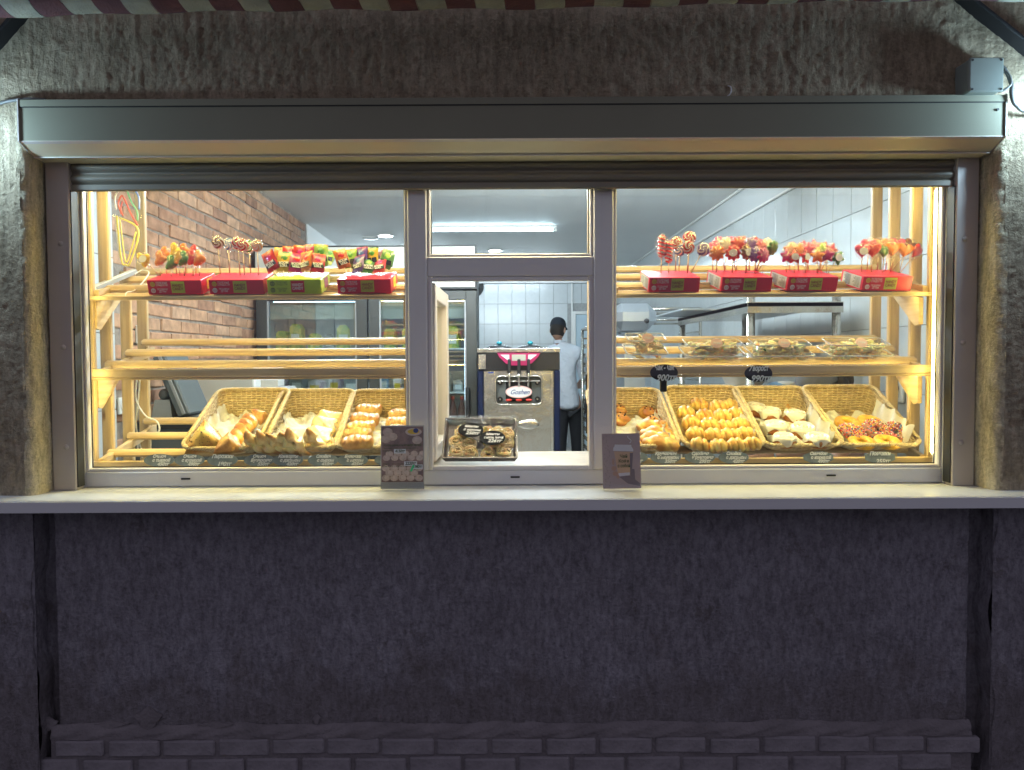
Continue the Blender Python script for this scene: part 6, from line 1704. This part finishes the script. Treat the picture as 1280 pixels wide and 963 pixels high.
trolley('empty tray trolley seen between the shelves right of the mullion', 1.20, 1.66, 3.35, 3.95, 1.905, 8, (1, 3))
mx = thing('dough_mixer', 'light blue rounded dough machine right of the mullion', 'machine', (1.10, 3.25, FLOOR))
part('machine_body', MB().box((-.16, -.15, 0), (.12, .3, 1.55), .06), 'steel_blue', mx); part('machine_head', MB().box((-.20, -.25, 1.57), (.14, .25, 1.78), .07), 'steel_blue', mx); part('knob', MB().ball((.05, -.255, 1.64), .02, 10, 8), 'black_matte', mx, True)
ap = thing('hanging_apron', 'long black apron hanging on the tray trolley', 'apron', (.862, 4.22, 1.36))
part('cloth', MB().grid(lambda u, v: (-.028 + .045 * u * (.5 + .6 * v) + .006 * math.sin(v * 9), -.03 + .012 * math.sin(u * 14 + v * 2), -.55 * v), 12, 14).grid(lambda u, v: (-.028 + .045 * u * (.5 + .6 * v) + .006 * math.sin(v * 9), -.012 + .012 * math.sin(u * 14 + v * 2), -.55 * v), 12, 14), 'apron_black', ap, True)
part('strap', MB().tube([(-.01, -.02, 0), (0, -.01, .10), (.012, -.02, 0)], .004, 6), 'apron_black', ap, True)
br = thing('broom_handle', 'brown handle leaning in the corner behind the right rack', 'broom', (1.84, .95, FLOOR)); part('pole', MB().tube([(0, 0, 0), (-.02, .02, 2.12)], .015, 10), 'pack_brown', br, True); part('brush_head', MB().at(X4((-.02, .02, 2.0))).box((-.018, -.018, -.15), (.018, .018, .02), .008), 'dark_grey', br)

# ============================================================ PEOPLE
def skin(name, verts, edges, m, parent, root=0, sub=2, name_done=None):
    me = bpy.data.meshes.new(name); me.from_pydata([v[0] for v in verts], edges, []); me.update()
    o = bpy.data.objects.new(name, me); COL.objects.link(o)
    sk = o.modifiers.new('skin', 'SKIN'); sk.use_smooth_shade = True
    for i, v in enumerate(verts):
        r = v[1]; me.skin_vertices[0].data[i].radius = (r, r) if not isinstance(r, tuple) else r
        me.skin_vertices[0].data[i].use_root = (i == root)
    sb = o.modifiers.new('sub', 'SUBSURF'); sb.levels = sb.render_levels = sub
    bpy.context.view_layer.update()
    new = bpy.data.meshes.new_from_object(o.evaluated_get(bpy.context.evaluated_depsgraph_get()))
    bpy.data.objects.remove(o)
    new.materials.clear(); new.materials.append(M[m]); new.polygons.foreach_set('use_smooth', [True] * len(new.polygons))
    n = link(name, new, parent); n.name = name
    return n
def head(parent, c, rot, hair_m, cap_m, s=1.0, bun=False, turn=0):
    """face looks to local -y before rot"""
    X = X4(c, rot, (s, s, s))
    def fn(u, v):
        a = 2 * math.pi * u; b = math.pi * v
        x = .076 * math.sin(b) * math.cos(a); y = .094 * math.sin(b) * math.sin(a); z = -.116 * math.cos(b)
        if z < 0: x *= 1 - .28 * (-z / .116) ** 2; y = y * (1 - .15 * (-z / .116) ** 2) - .012 * (-z / .116)
        if y < 0:
            nx = math.exp(-(x / .014) ** 2); y -= .020 * nx * math.exp(-((z + .012) / .022) ** 2)
            for sx in (-1, 1): y += .008 * math.exp(-((x - sx * .03) / .014) ** 2 - ((z - .014) / .012) ** 2)
            y -= .005 * math.exp(-(x / .022) ** 2 - ((z + .055) / .008) ** 2)
        return (x, y, z)
    h = MB().at(X).grid(fn, 32, 24, True)
    for sx in (-1, 1):
        h.at(X @ X4((sx * .078, .008, -.008), (0, 0, sx * .3))).ball((0, 0, 0), (.010, .020, .030), 10, 8)
    hd_ = h.build('head', 'skin', parent, True)
    e = MB().at(X)
    for sx in (-1, 1): e.ball((sx * .03, -.082, .014), (.011, .006, .007), 10, 6)
    e.build('eyes', 'print_white', hd_, True)
    e = MB().at(X)
    for sx in (-1, 1): e.ball((sx * .03, -.0875, .014), (.005, .003, .005), 8, 6)
    e.build('pupils', 'black_matte', hd_, True)
    MB().at(X).ball((0, -.094, -.054), (.022, .005, .006), 10, 6).build('mouth', 'choc_pink', hd_, True)
    hr = MB().at(X).grid(lambda u, v: tuple(k * (1.055) for k in fn(.0 + .5 * u, .30 + .55 * v)), 24, 12)
    if bun: hr.ball((0, .125, .02), (.05, .045, .055), 14, 10).ball((0, .09, .0), (.075, .045, .08), 16, 10)
    hr.build('hair', hair_m, hd_, True)
    cp = MB().at(X).grid(lambda u, v: (.084 * math.cos(2 * math.pi * u) * math.sin(v * math.pi * .5) ** .7, .102 * math.sin(2 * math.pi * u) * math.sin(v * math.pi * .5) ** .7 + .002, .045 + .088 * math.cos(v * math.pi * .5) ** .8 - .012 * v), 28, 10, True).build('cap', cap_m, parent, True)
    MB().at(X).grid(lambda u, v: (.076 * math.cos(math.pi * (1 + u)) * (1 - .1 * v), -.075 - .085 * v * math.sin(math.pi * u) ** .6 - .02 * math.sin(math.pi * u), .040 - .012 * v + .010 * math.sin(math.pi * u)), 14, 4).build('cap_brim', cap_m, cp, True)
    return hd_
def hand(parent, c, d, side, m='skin'):
    """palm and five bent fingers at c, pointing along d"""
    d = Vector(d).normalized(); X = Matrix.Translation(c) @ Vector((0, 0, -1)).rotation_difference(d).to_matrix().to_4x4()
    mb = MB().at(X).ball((0, 0, -.045), (.040, .015, .05), 12, 8)
    for k, (x, L) in enumerate(((-.030, .060), (-.011, .072), (.010, .076), (.029, .066))):
        mb.tube([(x, 0, -.08), (x * 1.05, .004, -.08 - L * .4), (x * 1.05, .018, -.08 - L * .75), (x, .034, -.08 - L)], [.0095, .009, .008, .006], 8)
    mb.tube([(side * .034, 0, -.025), (side * .058, .008, -.05), (side * .060, .022, -.085)], [.012, .010, .008], 8)
    return mb.build('hand', m, parent, True)
# the man, seen from behind
mn = thing('person', 'man in a white shirt, black trousers and dark cap seen from behind', 'person', (.745, 5.1, FLOOR))
V = [((.02, 0, .93), (.115, .08)), ((.0, 0, 1.10), (.10, .075)), ((-.02, 0, 1.28), (.115, .08)), ((-.045, .0, 1.40), (.07, .05)), ((-.065, .01, 1.50), .052), ((-.085, .015, 1.575), .050),
     ((-.20, 0, 1.415), .058), ((-.26, .03, 1.15), .043), ((-.20, .24, 1.03), .033), ((.125, 0, 1.405), .058), ((.190, .02, 1.14), .043), ((.150, .25, 1.05), .033),
     ((-.06, 0, .88), .085), ((-.07, .01, .50), .058), ((-.075, -.01, .10), .042), ((-.075, .10, .045), .035), ((.10, 0, .88), .085), ((.12, .02, .50), .058), ((.125, .02, .10), .042), ((.13, .12, .045), .035)]
E_ = [(0, 1), (1, 2), (2, 3), (3, 4), (4, 5), (3, 6), (6, 7), (7, 8), (3, 9), (9, 10), (10, 11), (0, 12), (12, 13), (13, 14), (14, 15), (0, 16), (16, 17), (17, 18), (18, 19)]
skin('body', V, E_, 'skin', mn)
SV = [((.03, 0, .80), (.165, .125)), ((.02, 0, .90), (.172, .130)), ((.0, 0, 1.06), (.166, .122)), ((-.02, 0, 1.28), (.172, .118)), ((-.042, 0, 1.43), (.125, .085)), ((-.066, .008, 1.525), .060),
      ((-.20, 0, 1.415), .082), ((-.255, .02, 1.22), .064), ((-.26, .035, 1.13), .060), ((.125, 0, 1.405), .082), ((.180, .01, 1.22), .066), ((.192, .02, 1.12), .062)]
skin('shirt', SV, [(0, 1), (1, 2), (2, 3), (3, 4), (4, 5), (4, 6), (6, 7), (7, 8), (4, 9), (9, 10), (10, 11)], 'shirt', mn)
TV = [((.02, 0, .92), (.152, .112)), ((-.06, 0, .82), .105), ((-.07, .01, .50), .078), ((-.075, -.005, .07), .066), ((.10, 0, .82), .105), ((.12, .02, .50), .078), ((.125, .02, .07), .066)]
skin('trousers', TV, [(0, 1), (1, 2), (2, 3), (0, 4), (4, 5), (5, 6)], 'trousers', mn)
for x in (-.075, .13): part('shoe', MB().ball((x, .06, .035), (.05, .14, .04), 14, 8), 'shoe', mn, True)
head(mn, (-.088, .03, 1.665), (R(12), 0, R(180 - 24)), 'hair', 'cap_navy')
hand(mn, (.150, .27, 1.05), (-.1, 1, -.1), -1); hand(mn, (-.20, .26, 1.03), (.1, 1, -.1), 1)
part('collar', MB().at(X4((-.070, .010, 1.515), (R(-6), 0, 0))).lathe([(.056, 0), (.062, .018), (.055, .034)], 20), 'shirt', mn, True)
# the worker bending behind the right rack
wm = thing('person', 'worker in a grey cap bending low behind the right hand rack', 'person', (1.60, .93, FLOOR))
V = [((.06, .02, .86), (.13, .10)), ((.04, .02, 1.0), (.115, .09)), ((.02, .01, 1.10), .10), ((.0, 0, 1.13), .05), ((-.02, 0, 1.16), .046),
     ((.02, -.15, 1.06), .05), ((-.06, -.20, .88), .038), ((-.20, -.14, .86), .028), ((.03, .16, 1.06), .05), ((-.05, .20, .88), .038), ((-.2, .16, .87), .028),
     ((.07, -.08, .80), .08), ((.04, -.09, .45), .055), ((.08, -.09, .10), .04), ((-.02, -.09, .04), .034), ((.07, .10, .80), .08), ((.04, .10, .45), .055), ((.08, .10, .10), .04), ((-.02, .10, .04), .034)]
skin('body', V, [(0, 1), (1, 2), (2, 3), (3, 4), (2, 5), (5, 6), (6, 7), (2, 8), (8, 9), (9, 10), (0, 11), (11, 12), (12, 13), (13, 14), (0, 15), (15, 16), (16, 17), (17, 18)], 'skin', wm)
SV = [((.06, .02, .78), (.15, .12)), ((.04, .02, .98), (.14, .115)), ((.02, .01, 1.09), .115), ((.02, -.14, 1.05), .062), ((-.02, -.17, .96), .056), ((.03, .15, 1.05), .062), ((-.01, .18, .96), .056)]
skin('shirt', SV, [(0, 1), (1, 2), (2, 3), (3, 4), (2, 5), (5, 6)], 'shirt', wm)
skin('trousers', [((.06, .02, .82), (.15, .12)), ((.07, -.08, .76), .10), ((.04, -.09, .45), .075), ((.08, -.09, .08), .06), ((.07, .10, .76), .10), ((.04, .10, .45), .075), ((.08, .10, .08), .06)], [(0, 1), (1, 2), (2, 3), (0, 4), (4, 5), (5, 6)], 'trousers', wm)
head(wm, (-.055, 0, 1.19), (R(20), 0, R(-90)), 'hair', 'cap_grey', 1.0, True)
hand(wm, (-.215, -.14, .86), (-1, .1, -.2), 1); hand(wm, (-.215, .16, .87), (-1, -.1, -.2), -1)
for y in (-.09, .10): part('shoe', MB().ball((-.0, y, .035), (.13, .045, .04), 14, 8), 'shoe', wm, True)

finish_texts()
